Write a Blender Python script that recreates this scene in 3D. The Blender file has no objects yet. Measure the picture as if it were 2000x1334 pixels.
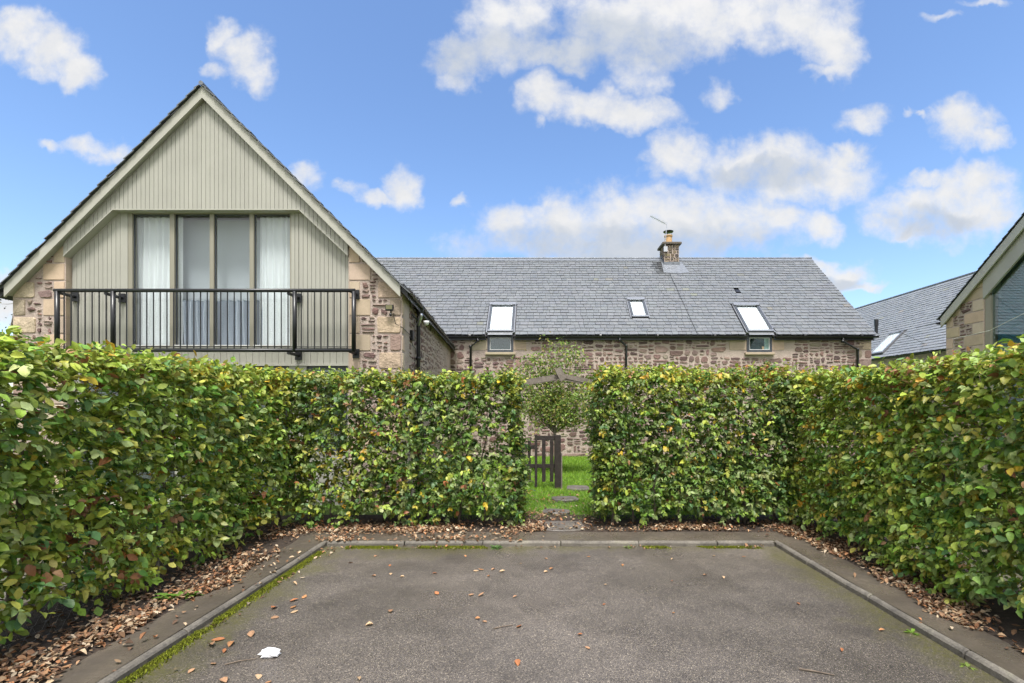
import bpy, math, random
import numpy as np
from mathutils import Vector, Matrix

random.seed(7)
RNG = np.random.default_rng(11)
S = bpy.context.scene
COL = S.collection
R = math.radians

# ------------------------------------------------------------------ camera
cam_data = bpy.data.cameras.new('camera')
cam = bpy.data.objects.new('camera', cam_data)
COL.objects.link(cam)
EYE = Vector((0.0, 0.0, 1.65))
cam.location = EYE
cam.rotation_euler = (R(90), 0, 0)
cam_data.sensor_width = 36.0
cam_data.lens = 16.83
cam_data.shift_x = -0.027
cam_data.shift_y = 0.0625
cam_data.clip_start = 0.05
cam_data.clip_end = 3000
S.camera = cam

# ------------------------------------------------------------------ light
S.view_settings.view_transform = 'Standard'
S.view_settings.look = 'None'
S.view_settings.exposure = 1.0
S.view_settings.gamma = 1.0
SUN_EL, SUN_AZ = R(66), R(178)          # azimuth clockwise from +Y
sun_data = bpy.data.lights.new('sun', 'SUN')
sun_data.energy = 3.0
sun_data.angle = R(16)
sun_data.color = (1.0, 0.965, 0.92)
sun = bpy.data.objects.new('sun', sun_data)
COL.objects.link(sun)
sdir = Vector((math.sin(SUN_AZ) * math.cos(SUN_EL), math.cos(SUN_AZ) * math.cos(SUN_EL), math.sin(SUN_EL)))
sun.rotation_euler = sdir.to_track_quat('Z', 'Y').to_euler()
sun.location = (0, 0, 40)

SKY_STRENGTH = 0.15
CLOUDS = [  # azimuth tangent, elevation tangent, half widths (x 1/935)
    (40, 70, 62, 42), (95, 105, 62, 46), (150, 142, 40, 34), (62, 142, 32, 16, .4),
    (432, 68, 26, 32, .2), (478, 105, 46, 44, .2), (500, 150, 34, 36, .3), (425, 140, 30, 16, .5),
    (90, 280, 30, 13, .45), (165, 283, 50, 19, .35), (222, 303, 44, 19, .35), (590, 348, 32, 32, .2),
    (785, 362, 36, 32), (745, 380, 36, 11, .15), (682, 370, 30, 17, .5), (900, 395, 16, 14, .55),
    (1000, 25, 74, 62), (985, 85, 66, 44), (900, 112, 62, 38, .15), (880, 150, 46, 22, .35), (1090, 100, 96, 26),
    (1250, 50, 125, 66), (1330, 15, 210, 46), (1430, 45, 120, 50), (1560, 40, 92, 48), (1635, 92, 48, 50),
    (1625, 140, 40, 12), (1240, 130, 56, 48, .35), (1270, 165, 40, 38, .4),
    (1062, 188, 44, 40), (1150, 202, 98, 34), (1240, 220, 78, 24), (1045, 248, 18, 15, .5),
    (1330, 300, 48, 46), (1430, 320, 92, 46), (1530, 325, 74, 50), (1615, 355, 82, 40), (1650, 308, 42, 20),
    (1010, 432, 58, 42), (1092, 438, 82, 46), (1200, 428, 98, 54), (1320, 430, 122, 62), (1450, 432, 104, 48),
    (1530, 425, 62, 26), (1200, 478, 250, 36), (1597, 436, 38, 27),
    (1850, 412, 122, 46), (1900, 372, 64, 44), (1780, 442, 66, 20), (1800, 352, 42, 16), (1935, 402, 56, 30),
    (1880, 245, 52, 42), (1925, 280, 44, 20), (1685, 235, 42, 26, .2), (1775, 226, 16, 8, .5), (1800, 230, 12, 9, .5),
    (1640, 530, 62, 25), (1600, 512, 55, 14), (1690, 552, 40, 10), (1412, 185, 32, 28, .6),
    (1840, 32, 30, 10, .5), (1920, 5, 46, 10, .5), (5, 600, 40, 34), (20, 545, 30, 20),
]
GREYS = [(1230, 488, 320, 52), (1150, 88, 240, 50), (905, 108, 80, 44), (1830, 432, 90, 30), (1480, 340, 130, 26), (1640, 545, 50, 14)]


def build_world():
    w = bpy.data.worlds.new('World')
    S.world = w
    w.use_nodes = True
    nt = w.node_tree
    nt.nodes.clear()
    N, L = nt.nodes.new, nt.links.new

    def math_n(op, a, b=None, c=None, clamp=False):
        n = N('ShaderNodeMath'); n.operation = op; n.use_clamp = clamp
        for i, v in enumerate((a, b, c)):
            if v is None:
                continue
            if isinstance(v, (int, float)):
                n.inputs[i].default_value = v
            else:
                L(v, n.inputs[i])
        return n.outputs[0]

    def mapr(v, a, b, c, d):
        n = N('ShaderNodeMapRange'); n.interpolation_type = 'SMOOTHSTEP'
        L(v, n.inputs['Value'])
        for k, x in zip(('From Min', 'From Max', 'To Min', 'To Max'), (a, b, c, d)):
            n.inputs[k].default_value = x
        return n.outputs[0]

    def noise(vec, scale, detail, rough=0.55):
        n = N('ShaderNodeTexNoise'); L(vec, n.inputs['Vector'])
        n.inputs['Scale'].default_value = scale; n.inputs['Detail'].default_value = detail
        n.inputs['Roughness'].default_value = rough
        return n

    sky = N('ShaderNodeTexSky')
    sky.sky_type = 'NISHITA'; sky.sun_disc = False
    sky.sun_elevation = SUN_EL; sky.sun_rotation = SUN_AZ
    sky.air_density = 1.0; sky.dust_density = 1.0; sky.ozone_density = 2.4
    tc = N('ShaderNodeTexCoord')
    sep = N('ShaderNodeSeparateXYZ'); L(tc.outputs['Generated'], sep.inputs[0])
    X, Y, Z = sep.outputs
    yy = math_n('MAXIMUM', Y, 0.08)
    comb = N('ShaderNodeCombineXYZ')
    L(math_n('DIVIDE', X, yy), comb.inputs[0]); L(math_n('DIVIDE', Z, yy), comb.inputs[1])
    uv = comb.outputs[0]

    def warp(vec, scale, amp):
        n = noise(vec, scale, 3)
        s = N('ShaderNodeVectorMath'); s.operation = 'SUBTRACT'; L(n.outputs['Color'], s.inputs[0]); s.inputs[1].default_value = (0.5, 0.5, 0.5)
        m = N('ShaderNodeVectorMath'); m.operation = 'MULTIPLY_ADD'; L(s.outputs[0], m.inputs[0])
        m.inputs[1].default_value = (amp, amp, 0); L(vec, m.inputs[2])
        return m.outputs[0]
    wuv = warp(warp(uv, 7.0, 0.09), 24.0, 0.045)

    def blobs(lst, vec):
        acc = None
        for (px, py, rx, ry, *thin) in lst:
            u, v, a, b = (px - 1054) / 935, (792 - py) / 935, rx * 1.22 / 935, ry * 1.25 / 935
            m = N('ShaderNodeVectorMath'); m.operation = 'MULTIPLY_ADD'; L(vec, m.inputs[0])
            m.inputs[1].default_value = (1 / a, 1 / b, 0); m.inputs[2].default_value = (-u / a, -v / b, 0)
            d = N('ShaderNodeVectorMath'); d.operation = 'DOT_PRODUCT'; L(m.outputs[0], d.inputs[0]); L(m.outputs[0], d.inputs[1])
            o = d.outputs['Value']
            if thin: o = math_n('ADD', o, thin[0])
            acc = o if acc is None else math_n('SMOOTH_MIN', acc, o, 0.25)
        return acc
    fbm = noise(uv, 15.0, 10, 0.64).outputs['Fac']
    wisp = noise(uv, 7.0, 4, 0.6).outputs['Fac']
    body = math_n('SUBTRACT', 1.0, blobs(CLOUDS, wuv))
    body = math_n('MAXIMUM', body, -1.2)
    raw = math_n('MULTIPLY_ADD', math_n('SUBTRACT', fbm, 0.5), 2.5, body)
    raw = math_n('MULTIPLY_ADD', math_n('SUBTRACT', wisp, 0.5), 1.3, raw)
    shaped = mapr(raw, -0.55, 1.20, 0, 1)
    front = mapr(Y, 0.30, 0.5, 0, 1)
    # the rest of the dome: broken cloud thickening towards the side behind the viewer
    zz = math_n('ADD', math_n('MAXIMUM', Z, 0.0), 0.22)
    c2 = N('ShaderNodeCombineXYZ'); L(math_n('DIVIDE', X, zz), c2.inputs[0]); L(math_n('DIVIDE', Y, zz), c2.inputs[1])
    dome = noise(c2.outputs[0], 1.3, 6, 0.55).outputs['Fac']
    back = mapr(Y, -0.5, 0.45, 0.36, 0.0)
    rest = mapr(math_n('ADD', dome, back), 0.46, 0.72, 0, 1)
    cover = N('ShaderNodeMix'); cover.data_type = 'FLOAT'
    L(front, cover.inputs[0]); L(rest, cover.inputs[2]); L(shaped, cover.inputs[3])
    cov = math_n('MULTIPLY', cover.outputs[0], 0.97)
    # cloud shading: pale grey bases, white tops
    g = math_n('SUBTRACT', 1.0, blobs(GREYS, wuv))
    grey = mapr(math_n('MULTIPLY_ADD', math_n('SUBTRACT', wisp, 0.5), 0.8, g), -0.1, 0.9, 0, 1)
    relief = mapr(noise(wuv, 20.0, 5, 0.55).outputs['Fac'], 0.35, 0.65, 0.0, 0.22)
    shade = math_n('ADD', math_n('MULTIPLY', grey, 0.8), relief, clamp=True)
    cc = N('ShaderNodeMix'); cc.data_type = 'RGBA'
    L(shade, cc.inputs[0])
    cc.inputs[6].default_value = (3.0, 2.98, 2.96, 1)
    cc.inputs[7].default_value = (1.95, 2.12, 2.38, 1)
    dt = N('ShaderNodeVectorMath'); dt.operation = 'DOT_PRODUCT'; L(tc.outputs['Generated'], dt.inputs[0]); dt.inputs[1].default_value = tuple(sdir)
    fill_glow = mapr(dt.outputs['Value'], 0.15, 1.0, 1.0, 1.8)  # clouds brightened towards the unseen sun, added fill for the side hedges
    cg = N('ShaderNodeVectorMath'); cg.operation = 'SCALE'; L(cc.outputs[2], cg.inputs[0]); L(fill_glow, cg.inputs['Scale'])
    # hue of the clear part
    hsv = N('ShaderNodeHueSaturation'); L(sky.outputs[0], hsv.inputs['Color'])
    hsv.inputs['Hue'].default_value = 0.503; hsv.inputs['Saturation'].default_value = 1.10; hsv.inputs['Value'].default_value = 0.88
    mix = N('ShaderNodeMix'); mix.data_type = 'RGBA'
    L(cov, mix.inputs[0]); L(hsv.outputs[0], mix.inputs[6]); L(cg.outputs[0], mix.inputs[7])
    bg = N('ShaderNodeBackground'); bg.inputs['Strength'].default_value = SKY_STRENGTH
    L(mix.outputs[2], bg.inputs[0])
    out = N('ShaderNodeOutputWorld'); L(bg.outputs[0], out.inputs[0])
    w.cycles.sampling_method = 'MANUAL'
    w.cycles.sample_map_resolution = 512


build_world()
S.cycles.max_bounces = 4
S.cycles.diffuse_bounces = 2
S.cycles.glossy_bounces = 3
S.cycles.use_adaptive_sampling = True
S.cycles.adaptive_threshold = 0.04
S.cycles.transparent_max_bounces = 12

# ------------------------------------------------------------------ materials
MATS = {}


def mat(name, base=(.5, .5, .5), rough=.6, attr=False, vary=None, grain=None, bump=None, spec=.5, metal=0.0,
        objrand=0.0, translucent=0.0, rough_var=None, stain=None, coat=0.0):
    """procedural principled material. vary/grain = (scale, amount): multiplies the base colour; bump = (scale, strength)."""
    m = bpy.data.materials.new(name); m.use_nodes = True
    nt = m.node_tree; N, L = nt.nodes.new, nt.links.new
    p = nt.nodes['Principled BSDF']
    out = nt.nodes['Material Output']
    geo = N('ShaderNodeNewGeometry')
    pos = geo.outputs['Position']

    def noise(scale, detail=5, rg=.6):
        n = N('ShaderNodeTexNoise'); L(pos, n.inputs['Vector'])
        n.inputs['Scale'].default_value = scale; n.inputs['Detail'].default_value = detail; n.inputs['Roughness'].default_value = rg
        return n.outputs['Fac']
    if attr:
        a = N('ShaderNodeAttribute'); a.attribute_name = 'col'; c = a.outputs['Color']
    else:
        rgb = N('ShaderNodeRGB'); rgb.outputs[0].default_value = (*base, 1); c = rgb.outputs[0]

    def mulc(c, fac_socket, amount):
        mr = N('ShaderNodeMapRange'); L(fac_socket, mr.inputs[0])
        mr.inputs[1].default_value = .3; mr.inputs[2].default_value = .7
        mr.inputs[3].default_value = 1 - amount; mr.inputs[4].default_value = 1 + amount
        v = N('ShaderNodeVectorMath'); v.operation = 'SCALE'; L(c, v.inputs[0]); L(mr.outputs[0], v.inputs['Scale'])
        return v.outputs[0]
    if vary: c = mulc(c, noise(vary[0]), vary[1])
    if grain: c = mulc(c, noise(grain[0], 3, .7), grain[1])
    if objrand:
        oi = N('ShaderNodeObjectInfo'); mr = N('ShaderNodeMapRange'); L(oi.outputs['Random'], mr.inputs[0])
        mr.inputs[3].default_value = 1 - objrand; mr.inputs[4].default_value = 1 + objrand
        v = N('ShaderNodeVectorMath'); v.operation = 'SCALE'; L(c, v.inputs[0]); L(mr.outputs[0], v.inputs['Scale']); c = v.outputs[0]
    for st in (stain or []):   # (colour, scale, low, high, strength)
        col, sc, lo, hi, k = st
        mr = N('ShaderNodeMapRange'); L(noise(sc, 6, .65), mr.inputs[0])
        mr.inputs[1].default_value = lo; mr.inputs[2].default_value = hi; mr.inputs[3].default_value = 0; mr.inputs[4].default_value = k
        mx = N('ShaderNodeMix'); mx.data_type = 'RGBA'; L(mr.outputs[0], mx.inputs[0]); L(c, mx.inputs[6]); mx.inputs[7].default_value = (*col, 1)
        c = mx.outputs[2]
    L(c, p.inputs['Base Color'])
    p.inputs['Roughness'].default_value = rough
    if rough_var:
        mr = N('ShaderNodeMapRange'); L(noise(rough_var[0]), mr.inputs[0])
        mr.inputs[1].default_value = .35; mr.inputs[2].default_value = .65
        mr.inputs[3].default_value = rough_var[1]; mr.inputs[4].default_value = rough_var[2]
        L(mr.outputs[0], p.inputs['Roughness'])
    p.inputs['Specular IOR Level'].default_value = spec
    p.inputs['Metallic'].default_value = metal
    p.inputs['Coat Weight'].default_value = coat
    if bump:
        b = N('ShaderNodeBump'); b.inputs['Strength'].default_value = bump[1]
        b.inputs['Distance'].default_value = bump[2] if len(bump) > 2 else .02
        L(noise(bump[0], 6, .65), b.inputs['Height']); L(b.outputs[0], p.inputs['Normal'])
    if translucent:
        t = N('ShaderNodeBsdfTranslucent'); L(c, t.inputs[0])
        mx = N('ShaderNodeMixShader'); mx.inputs[0].default_value = translucent
        L(p.outputs[0], mx.inputs[1]); L(t.outputs[0], mx.inputs[2]); L(mx.outputs[0], out.inputs[0])
    MATS[name] = m
    return m


def glass_mat(name, tint=(1, 1, 1), refl=.12):
    m = bpy.data.materials.new(name); m.use_nodes = True
    nt = m.node_tree; N, L = nt.nodes.new, nt.links.new
    nt.nodes.remove(nt.nodes['Principled BSDF']); out = nt.nodes['Material Output']
    tr = N('ShaderNodeBsdfTransparent'); tr.inputs[0].default_value = (*tint, 1)
    gl = N('ShaderNodeBsdfGlossy'); gl.inputs['Roughness'].default_value = .01
    lw = N('ShaderNodeLayerWeight'); lw.inputs[0].default_value = .5
    pw = N('ShaderNodeMath'); pw.operation = 'POWER'; pw.inputs[1].default_value = 4.0; L(lw.outputs['Facing'], pw.inputs[0])
    ad = N('ShaderNodeMath'); ad.operation = 'MULTIPLY_ADD'; ad.use_clamp = True; ad.inputs[1].default_value = .8; ad.inputs[2].default_value = refl
    L(pw.outputs[0], ad.inputs[0])
    mx = N('ShaderNodeMixShader'); L(ad.outputs[0], mx.inputs[0]); L(tr.outputs[0], mx.inputs[1]); L(gl.outputs[0], mx.inputs[2])
    L(mx.outputs[0], out.inputs[0])
    MATS[name] = m
    return m


mat('paint', (.36, .354, .310), .55, vary=(1.7, .06), grain=(60, .03), objrand=.035, bump=(40, .08, .004),
    stain=[((.32, .31, .24), 3.5, .60, .85, .35)])
mat('paint_trim', (.395, .388, .34), .5, vary=(2.5, .05), bump=(30, .06, .004), stain=[((.33, .33, .24), 4.0, .6, .9, .4)])
mat('frame_paint', (.27, .253, .20), .45, vary=(3, .04))
mat('mortar', (.43, .35, .305), .95, vary=(2.2, .18), grain=(55, .2), bump=(38, .9, .02), stain=[((.30, .22, .17), 7, .55, .8, .5)])
mat('stone', rough=.88, attr=True, vary=(9, .22), grain=(70, .22), bump=(26, 1.0, .02))
mat('ashlar', rough=.85, attr=True, vary=(5, .10), grain=(80, .08), bump=(60, .35, .006))
mat('slate', rough=.5, attr=True, vary=(14, .08), grain=(90, .06), bump=(30, .35, .006), spec=.5, rough_var=(8, .34, .6),
    stain=[((.20, .20, .15), 4.0, .66, .86, .3)])
mat('lead', (.17, .185, .21), .5, vary=(9, .3), bump=(15, .5, .02), metal=.3)
mat('black_metal', (.012, .013, .016), .35, bump=(20, .04, .003), spec=.5)
mat('gutter_plastic', (.02, .021, .024), .4, vary=(6, .3), grain=(40, .2))
mat('grey_frame', (.055, .062, .075), .38, vary=(8, .1))
mat('grey_cover', (.27, .28, .30), .35, vary=(8, .1), metal=.5)
mat('white_trim', (.78, .78, .77), .4)
mat('white_reflection', (.84, .85, .87), .8, vary=(5, .03))
mat('grey_reflection', (.48, .51, .55), .9, vary=(2, .03))
mat('rail_reflection', (.40, .44, .52), .9)
mat('sheer', (.95, .97, .99), .9, translucent=.22)
mat('room_wall', (.62, .60, .57), .9)
mat('dark_room', (.05, .05, .05), .9)
mat('teal_blind', (.26, .46, .52), .6, vary=(2, .2))
glass_mat('glass', (.97, .99, .99), .05)
glass_mat('glass_teal', (.80, .95, .97), .22)
glass_mat('glass_dark', (.80, .90, .90), .12)
mat('weathered_wood', (.175, .15, .125), .85, vary=(14, .3), grain=(80, .25), bump=(45, .7, .008), stain=[((.10, .115, .07), 6, .55, .8, .5)])
mat('dark_wood', (.028, .021, .018), .85, vary=(14, .35), grain=(80, .3), bump=(45, .7, .008), stain=[((.06, .065, .04), 6, .55, .8, .5)])
mat('bark', (.17, .145, .115), .9, vary=(20, .35), bump=(50, .8, .01), stain=[((.14, .15, .08), 10, .55, .75, .5)])
mat('twig', (.15, .115, .085), .85, vary=(20, .3))
mat('leaf', rough=.46, attr=True, vary=(60, .18), translucent=.28, spec=.4)
mat('dry_leaf', rough=.75, attr=True, vary=(60, .2), translucent=.08, spec=.25)
mat('grass', rough=.5, attr=True, translucent=.25, spec=.3)
mat('moss', rough=.85, attr=True, spec=.15)
mat('kerb', (.15, .135, .112), .8, vary=(4, .3), grain=(60, .25), bump=(45, .6, .01), objrand=.10,
    stain=[((.06, .055, .05), 9, .50, .70, .75), ((.16, .17, .07), 4, .60, .8, .5)])
mat('concrete', (.105, .088, .069), .5, vary=(2.2, .25), grain=(60, .15), bump=(35, .35, .008), rough_var=(3.0, .12, .6),
    stain=[((.055, .045, .035), 3, .45, .68, .75), ((.22, .19, .15), 6, .62, .8, .5)])
mat('flagstone', (.13, .115, .10), .5, vary=(5, .25), grain=(60, .15), bump=(30, .5, .01), rough_var=(4, .2, .75),
    stain=[((.06, .05, .04), 4, .5, .7, .6)])
mat('soil', (.05, .035, .025), .95, vary=(8, .4), bump=(30, 1, .03))
mat('turf', (.11, .19, .026), .9, vary=(3, .3), grain=(60, .4), bump=(60, 1, .03))
mat('terracotta', (.52, .33, .16), .8, vary=(12, .15), bump=(40, .2))
mat('aluminium', (.55, .56, .58), .35, metal=.8)
mat('tissue', (.85, .85, .86), .8, translucent=.2)
mat('lamp_glass', (.14, .13, .05), .15, coat=.5)
mat('wire', (.22, .22, .21), .5, metal=.6)
mat('plant_pot', (.4, .3, .2), .8)
mat('flower', (.8, .8, .82), .8)
mat('leafgreen', (.05, .10, .02), .6)


def asphalt_material():
    m = bpy.data.materials.new('asphalt'); m.use_nodes = True
    nt = m.node_tree; N, L = nt.nodes.new, nt.links.new
    p = nt.nodes['Principled BSDF']
    pos = N('ShaderNodeNewGeometry').outputs['Position']
    vor = N('ShaderNodeTexVoronoi'); vor.inputs['Scale'].default_value = 180; L(pos, vor.inputs['Vector'])
    sep = N('ShaderNodeSeparateColor'); L(vor.outputs['Color'], sep.inputs[0])
    ramp = N('ShaderNodeValToRGB'); L(sep.outputs[0], ramp.inputs[0])
    e = ramp.color_ramp.elements
    e[0].position = 0; e[0].color = (.048, .041, .0365, 1)
    e[1].position = 1; e[1].color = (.31, .265, .21, 1)
    for q, c in ((.35, (.083, .072, .063, 1)), (.75, (.118, .102, .089, 1)), (.93, (.16, .136, .11, 1))):
        k = e.new(q); k.color = c

    def noise(scale, d=5, rg=.6):
        n = N('ShaderNodeTexNoise'); L(pos, n.inputs['Vector']); n.inputs['Scale'].default_value = scale
        n.inputs['Detail'].default_value = d; n.inputs['Roughness'].default_value = rg
        return n.outputs['Fac']

    def mapr(v, a, b, c, d):
        n = N('ShaderNodeMapRange'); L(v, n.inputs[0])
        for i, x in enumerate((a, b, c, d)): n.inputs[i + 1].default_value = x
        return n.outputs[0]

    def mth(op, a, b):
        n = N('ShaderNodeMath'); n.operation = op
        for i, v in enumerate((a, b)):
            if isinstance(v, (int, float)): n.inputs[i].default_value = v
            else: L(v, n.inputs[i])
        return n.outputs[0]
    sc = N('ShaderNodeVectorMath'); sc.operation = 'SCALE'; L(ramp.outputs[0], sc.inputs[0]); L(mth('MULTIPLY', mapr(noise(.42, 4), .3, .7, .80, 1.60), mth('MULTIPLY', mapr(noise(1.6, 6, .68), .42, .66, 1.08, .74), mapr(noise(11, 2), .70, .78, 1.0, .55))), sc.inputs['Scale'])
    # algae stain creeping in from the kerbs
    xyz = N('ShaderNodeSeparateXYZ'); L(pos, xyz.inputs[0])
    dl = mth('ADD', xyz.outputs[0], 2.5); dr = mth('SUBTRACT', 2.76, xyz.outputs[0]); db = mth('SUBTRACT', 5.6, xyz.outputs[1])
    db2 = mth('ADD', db, mapr(xyz.outputs[0], -1.2, 1.2, 0.0, .25))
    d = mth('MINIMUM', mth('MINIMUM', dl, mth('ADD', dr, .05)), db2)
    band = mapr(mth('ADD', d, mth('MULTIPLY', mth('SUBTRACT', noise(3.2), .5), 1.1)), .05, .42, .85, 0)
    mx = N('ShaderNodeMix'); mx.data_type = 'RGBA'; L(mth('MULTIPLY', band, mapr(noise(40, 3), .35, .6, .2, 1)), mx.inputs[0])
    L(sc.outputs[0], mx.inputs[6]); mx.inputs[7].default_value = (.085, .082, .018, 1)
    L(mx.outputs[2], p.inputs['Base Color'])
    # damp: broad patches with a tighter sheen
    L(mapr(noise(.55, 3), .38, .62, .24, .50), p.inputs['Roughness'])
    p.inputs['Specular IOR Level'].default_value = .55
    b = N('ShaderNodeBump'); b.inputs['Strength'].default_value = .55; b.inputs['Distance'].default_value = .006
    L(mth('ADD', vor.outputs['Distance'], mth('MULTIPLY', noise(30), .3)), b.inputs['Height']); L(b.outputs[0], p.inputs['Normal'])
    MATS['asphalt'] = m


asphalt_material()

# ------------------------------------------------------------------ object helpers
WORLD_AT = {}


def put(o, parent):
    if parent is not None:
        o.parent = parent
        o.matrix_parent_inverse = Matrix.Translation(-WORLD_AT.get(parent.name, Vector((0, 0, 0))))
    return o


def tag(o, label=None, cat=None, group=None, kind=None):
    for k, v in (('label', label), ('category', cat), ('group', group), ('kind', kind)):
        if v: o[k] = v
    return o


def thing(name, label, cat, loc=(0, 0, 0), group=None):
    o = bpy.data.objects.new(name, None); COL.objects.link(o)
    o.empty_display_size = .2
    o.location = loc; WORLD_AT[o.name] = Vector(loc)
    return tag(o, label, cat, group)


def link_mesh(name, me, material, parent=None, smooth=False):
    if material: me.materials.append(MATS[material])
    if smooth:
        me.polygons.foreach_set('use_smooth', [True] * len(me.polygons))
    o = bpy.data.objects.new(name, me); COL.objects.link(o)
    return put(o, parent)


def add_cols(me, face_cols):
    """one colour per face -> corner colour attribute 'col'"""
    n = len(me.polygons)
    tot = np.empty(n, np.int32); me.polygons.foreach_get('loop_total', tot)
    fc = np.asarray(face_cols, np.float32).reshape(n, 3)
    c = np.ones((int(tot.sum()), 4), np.float32); c[:, :3] = np.repeat(fc, tot, axis=0)
    at = me.color_attributes.new('col', 'FLOAT_COLOR', 'CORNER')
    at.data.foreach_set('color', c.ravel())


class MB:
    """collects shapes that become ONE mesh"""
    def __init__(s): s.v, s.f, s.c = [], [], []

    def add(s, v, f, col=None):
        n = len(s.v); s.v += [tuple(p) for p in v]; s.f += [tuple(i + n for i in q) for q in f]
        s.c += [col] * len(f)
        return s

    def box(s, x0, x1, y0, y1, z0, z1, col=None):
        v = [(x0, y0, z0), (x1, y0, z0), (x1, y1, z0), (x0, y1, z0), (x0, y0, z1), (x1, y0, z1), (x1, y1, z1), (x0, y1, z1)]
        return s.add(v, [(0, 3, 2, 1), (4, 5, 6, 7), (0, 1, 5, 4), (1, 2, 6, 5), (2, 3, 7, 6), (3, 0, 4, 7)], col)

    def bbox(s, x0, x1, y0, y1, z0, z1, b=.008, col=None):
        """box with chamfered vertical and horizontal edges"""
        v, f = [], []
        for (z, e) in ((z0, b), (z0 + b, 0), (z1 - b, 0), (z1, b)):
            for (x, y) in ((x0 + b + e, y0 + e), (x1 - b - e, y0 + e), (x1 - e, y0 + b + e), (x1 - e, y1 - b - e), (x1 - b - e, y1 - e), (x0 + b + e, y1 - e), (x0 + e, y1 - b - e), (x0 + e, y0 + b + e)):
                v.append((x, y, z))
        for k in range(3):
            for i in range(8):
                j = (i + 1) % 8; f.append((k * 8 + i, k * 8 + j, k * 8 + 8 + j, k * 8 + 8 + i))
        f.append(tuple(range(7, -1, -1))); f.append(tuple(range(24, 32)))
        return s.add(v, f, col)

    def prism(s, poly, o, U, V, N, d0, d1, col=None):
        """polygon (u, v) extruded along N from d0 to d1"""
        n = len(poly); o, U, V, N = map(Vector, (o, U, V, N))
        v = [o + U * a + V * b + N * d for d in (d0, d1) for (a, b) in poly]
        f = [tuple(range(n)), tuple(range(2 * n - 1, n - 1, -1))] + [(i + n, (i + 1) % n + n, (i + 1) % n, i) for i in range(n)]
        return s.add(v, f, col)

    def bar(s, a, b, w, h, up=(0, 0, 1), col=None):
        a, b, up = Vector(a), Vector(b), Vector(up)
        d = (b - a).normalized(); sd = d.cross(up).normalized() * (w / 2); u = sd.cross(d).normalized() * (h / 2)
        v = [p + q for p in (a, b) for q in (-sd - u, sd - u, sd + u, -sd + u)]
        return s.add(v, [(0, 1, 2, 3), (7, 6, 5, 4), (0, 4, 5, 1), (1, 5, 6, 2), (2, 6, 7, 3), (3, 7, 4, 0)], col)

    def tube(s, pts, rad, n=8, col=None, cap=True):
        pts = [Vector(p) for p in pts]
        if isinstance(rad, (int, float)): rad = [rad] * len(pts)
        base = len(s.v); ref = Vector((.31, .17, .93))
        for i, p in enumerate(pts):
            d = (pts[min(i + 1, len(pts) - 1)] - pts[max(i - 1, 0)]).normalized()
            r = ref if abs(d.dot(ref)) < .95 else Vector((1, 0, 0))
            a = d.cross(r).normalized(); b = d.cross(a)
            for k in range(n):
                t = 2 * math.pi * k / n
                s.v.append(tuple(p + (a * math.cos(t) + b * math.sin(t)) * rad[i]))
        nf = 0
        for i in range(len(pts) - 1):
            for k in range(n):
                j = (k + 1) % n
                s.f.append((base + i * n + k, base + i * n + j, base + (i + 1) * n + j, base + (i + 1) * n + k)); nf += 1
        if cap:
            s.f.append(tuple(base + k for k in range(n - 1, -1, -1))); e = base + (len(pts) - 1) * n
            s.f.append(tuple(e + k for k in range(n))); nf += 2
        s.c += [col] * nf
        return s

    def lathe(s, prof, o, n=20, col=None):
        o = Vector(o); v = [(o.x + r * math.cos(2 * math.pi * k / n), o.y + r * math.sin(2 * math.pi * k / n), o.z + z) for (r, z) in prof for k in range(n)]
        f = [(i * n + k, i * n + (k + 1) % n, (i + 1) * n + (k + 1) % n, (i + 1) * n + k) for i in range(len(prof) - 1) for k in range(n)]
        f.append(tuple(range(n - 1, -1, -1))); f.append(tuple((len(prof) - 1) * n + k for k in range(n)))
        return s.add(v, f, col)

    def build(s, name, material, parent=None, smooth=False):
        me = bpy.data.meshes.new(name); me.from_pydata(s.v, [], s.f)
        if s.c and s.c[0] is not None: add_cols(me, s.c)
        return link_mesh(name, me, material, parent, smooth)


def seen_score(p, size):
    """how large a piece at p shows from the standpoint of the photograph (0 = outside the view)"""
    x, y, z = p
    if y < .3: return 0
    u, v = x / y, (z - 1.65) / y
    if not (-1.15 < u < 1.04 and -.6 < v < .87): return 0
    return size * size / (x * x + y * y + (z - 1.65) ** 2)


def emit(pieces, name, material, parent, limit=300, bonus=None, rest_kind='stuff'):
    """pieces = [(verts, faces, colour, centre, size)]; the largest in view become objects of their own, the rest one mesh"""
    order = sorted(range(len(pieces)), key=lambda i: -(bonus(pieces[i]) if bonus else seen_score(pieces[i][3], pieces[i][4])))
    rest = MB()
    for r, i in enumerate(order):
        v, f, c, ctr, sz = pieces[i]
        sc = bonus(pieces[i]) if bonus else seen_score(ctr, sz)
        if r < limit and sc > 0:
            me = bpy.data.meshes.new(name); c0 = Vector(ctr)
            me.from_pydata([tuple(Vector(p) - c0) for p in v], [], f); add_cols(me, [c] * len(f))
            o = link_mesh(name, me, material, parent); o.location = c0
        else:
            rest.add(v, f, c)
    if rest.v:
        o = rest.build(name + '_field', material, parent)
        if rest_kind: o['kind'] = rest_kind
    return


def jit(c, a=.15, b=.04):
    k = 1 + random.uniform(-a, a)
    return tuple(max(0.0, x * k * (1 + random.uniform(-b, b))) for x in c)


# ------------------------------------------------------------------ masonry
def clip_poly(poly, a, b, c):
    """keep a*u + b*v <= c"""
    out = []
    for i in range(len(poly)):
        p, q = poly[i], poly[(i + 1) % len(poly)]
        dp, dq = a * p[0] + b * p[1] - c, a * q[0] + b * q[1] - c
        if dp <= 0: out.append(p)
        if (dp < 0 < dq) or (dq < 0 < dp):
            t = dp / (dp - dq); out.append((p[0] + (q[0] - p[0]) * t, p[1] + (q[1] - p[1]) * t))
    return out


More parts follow.
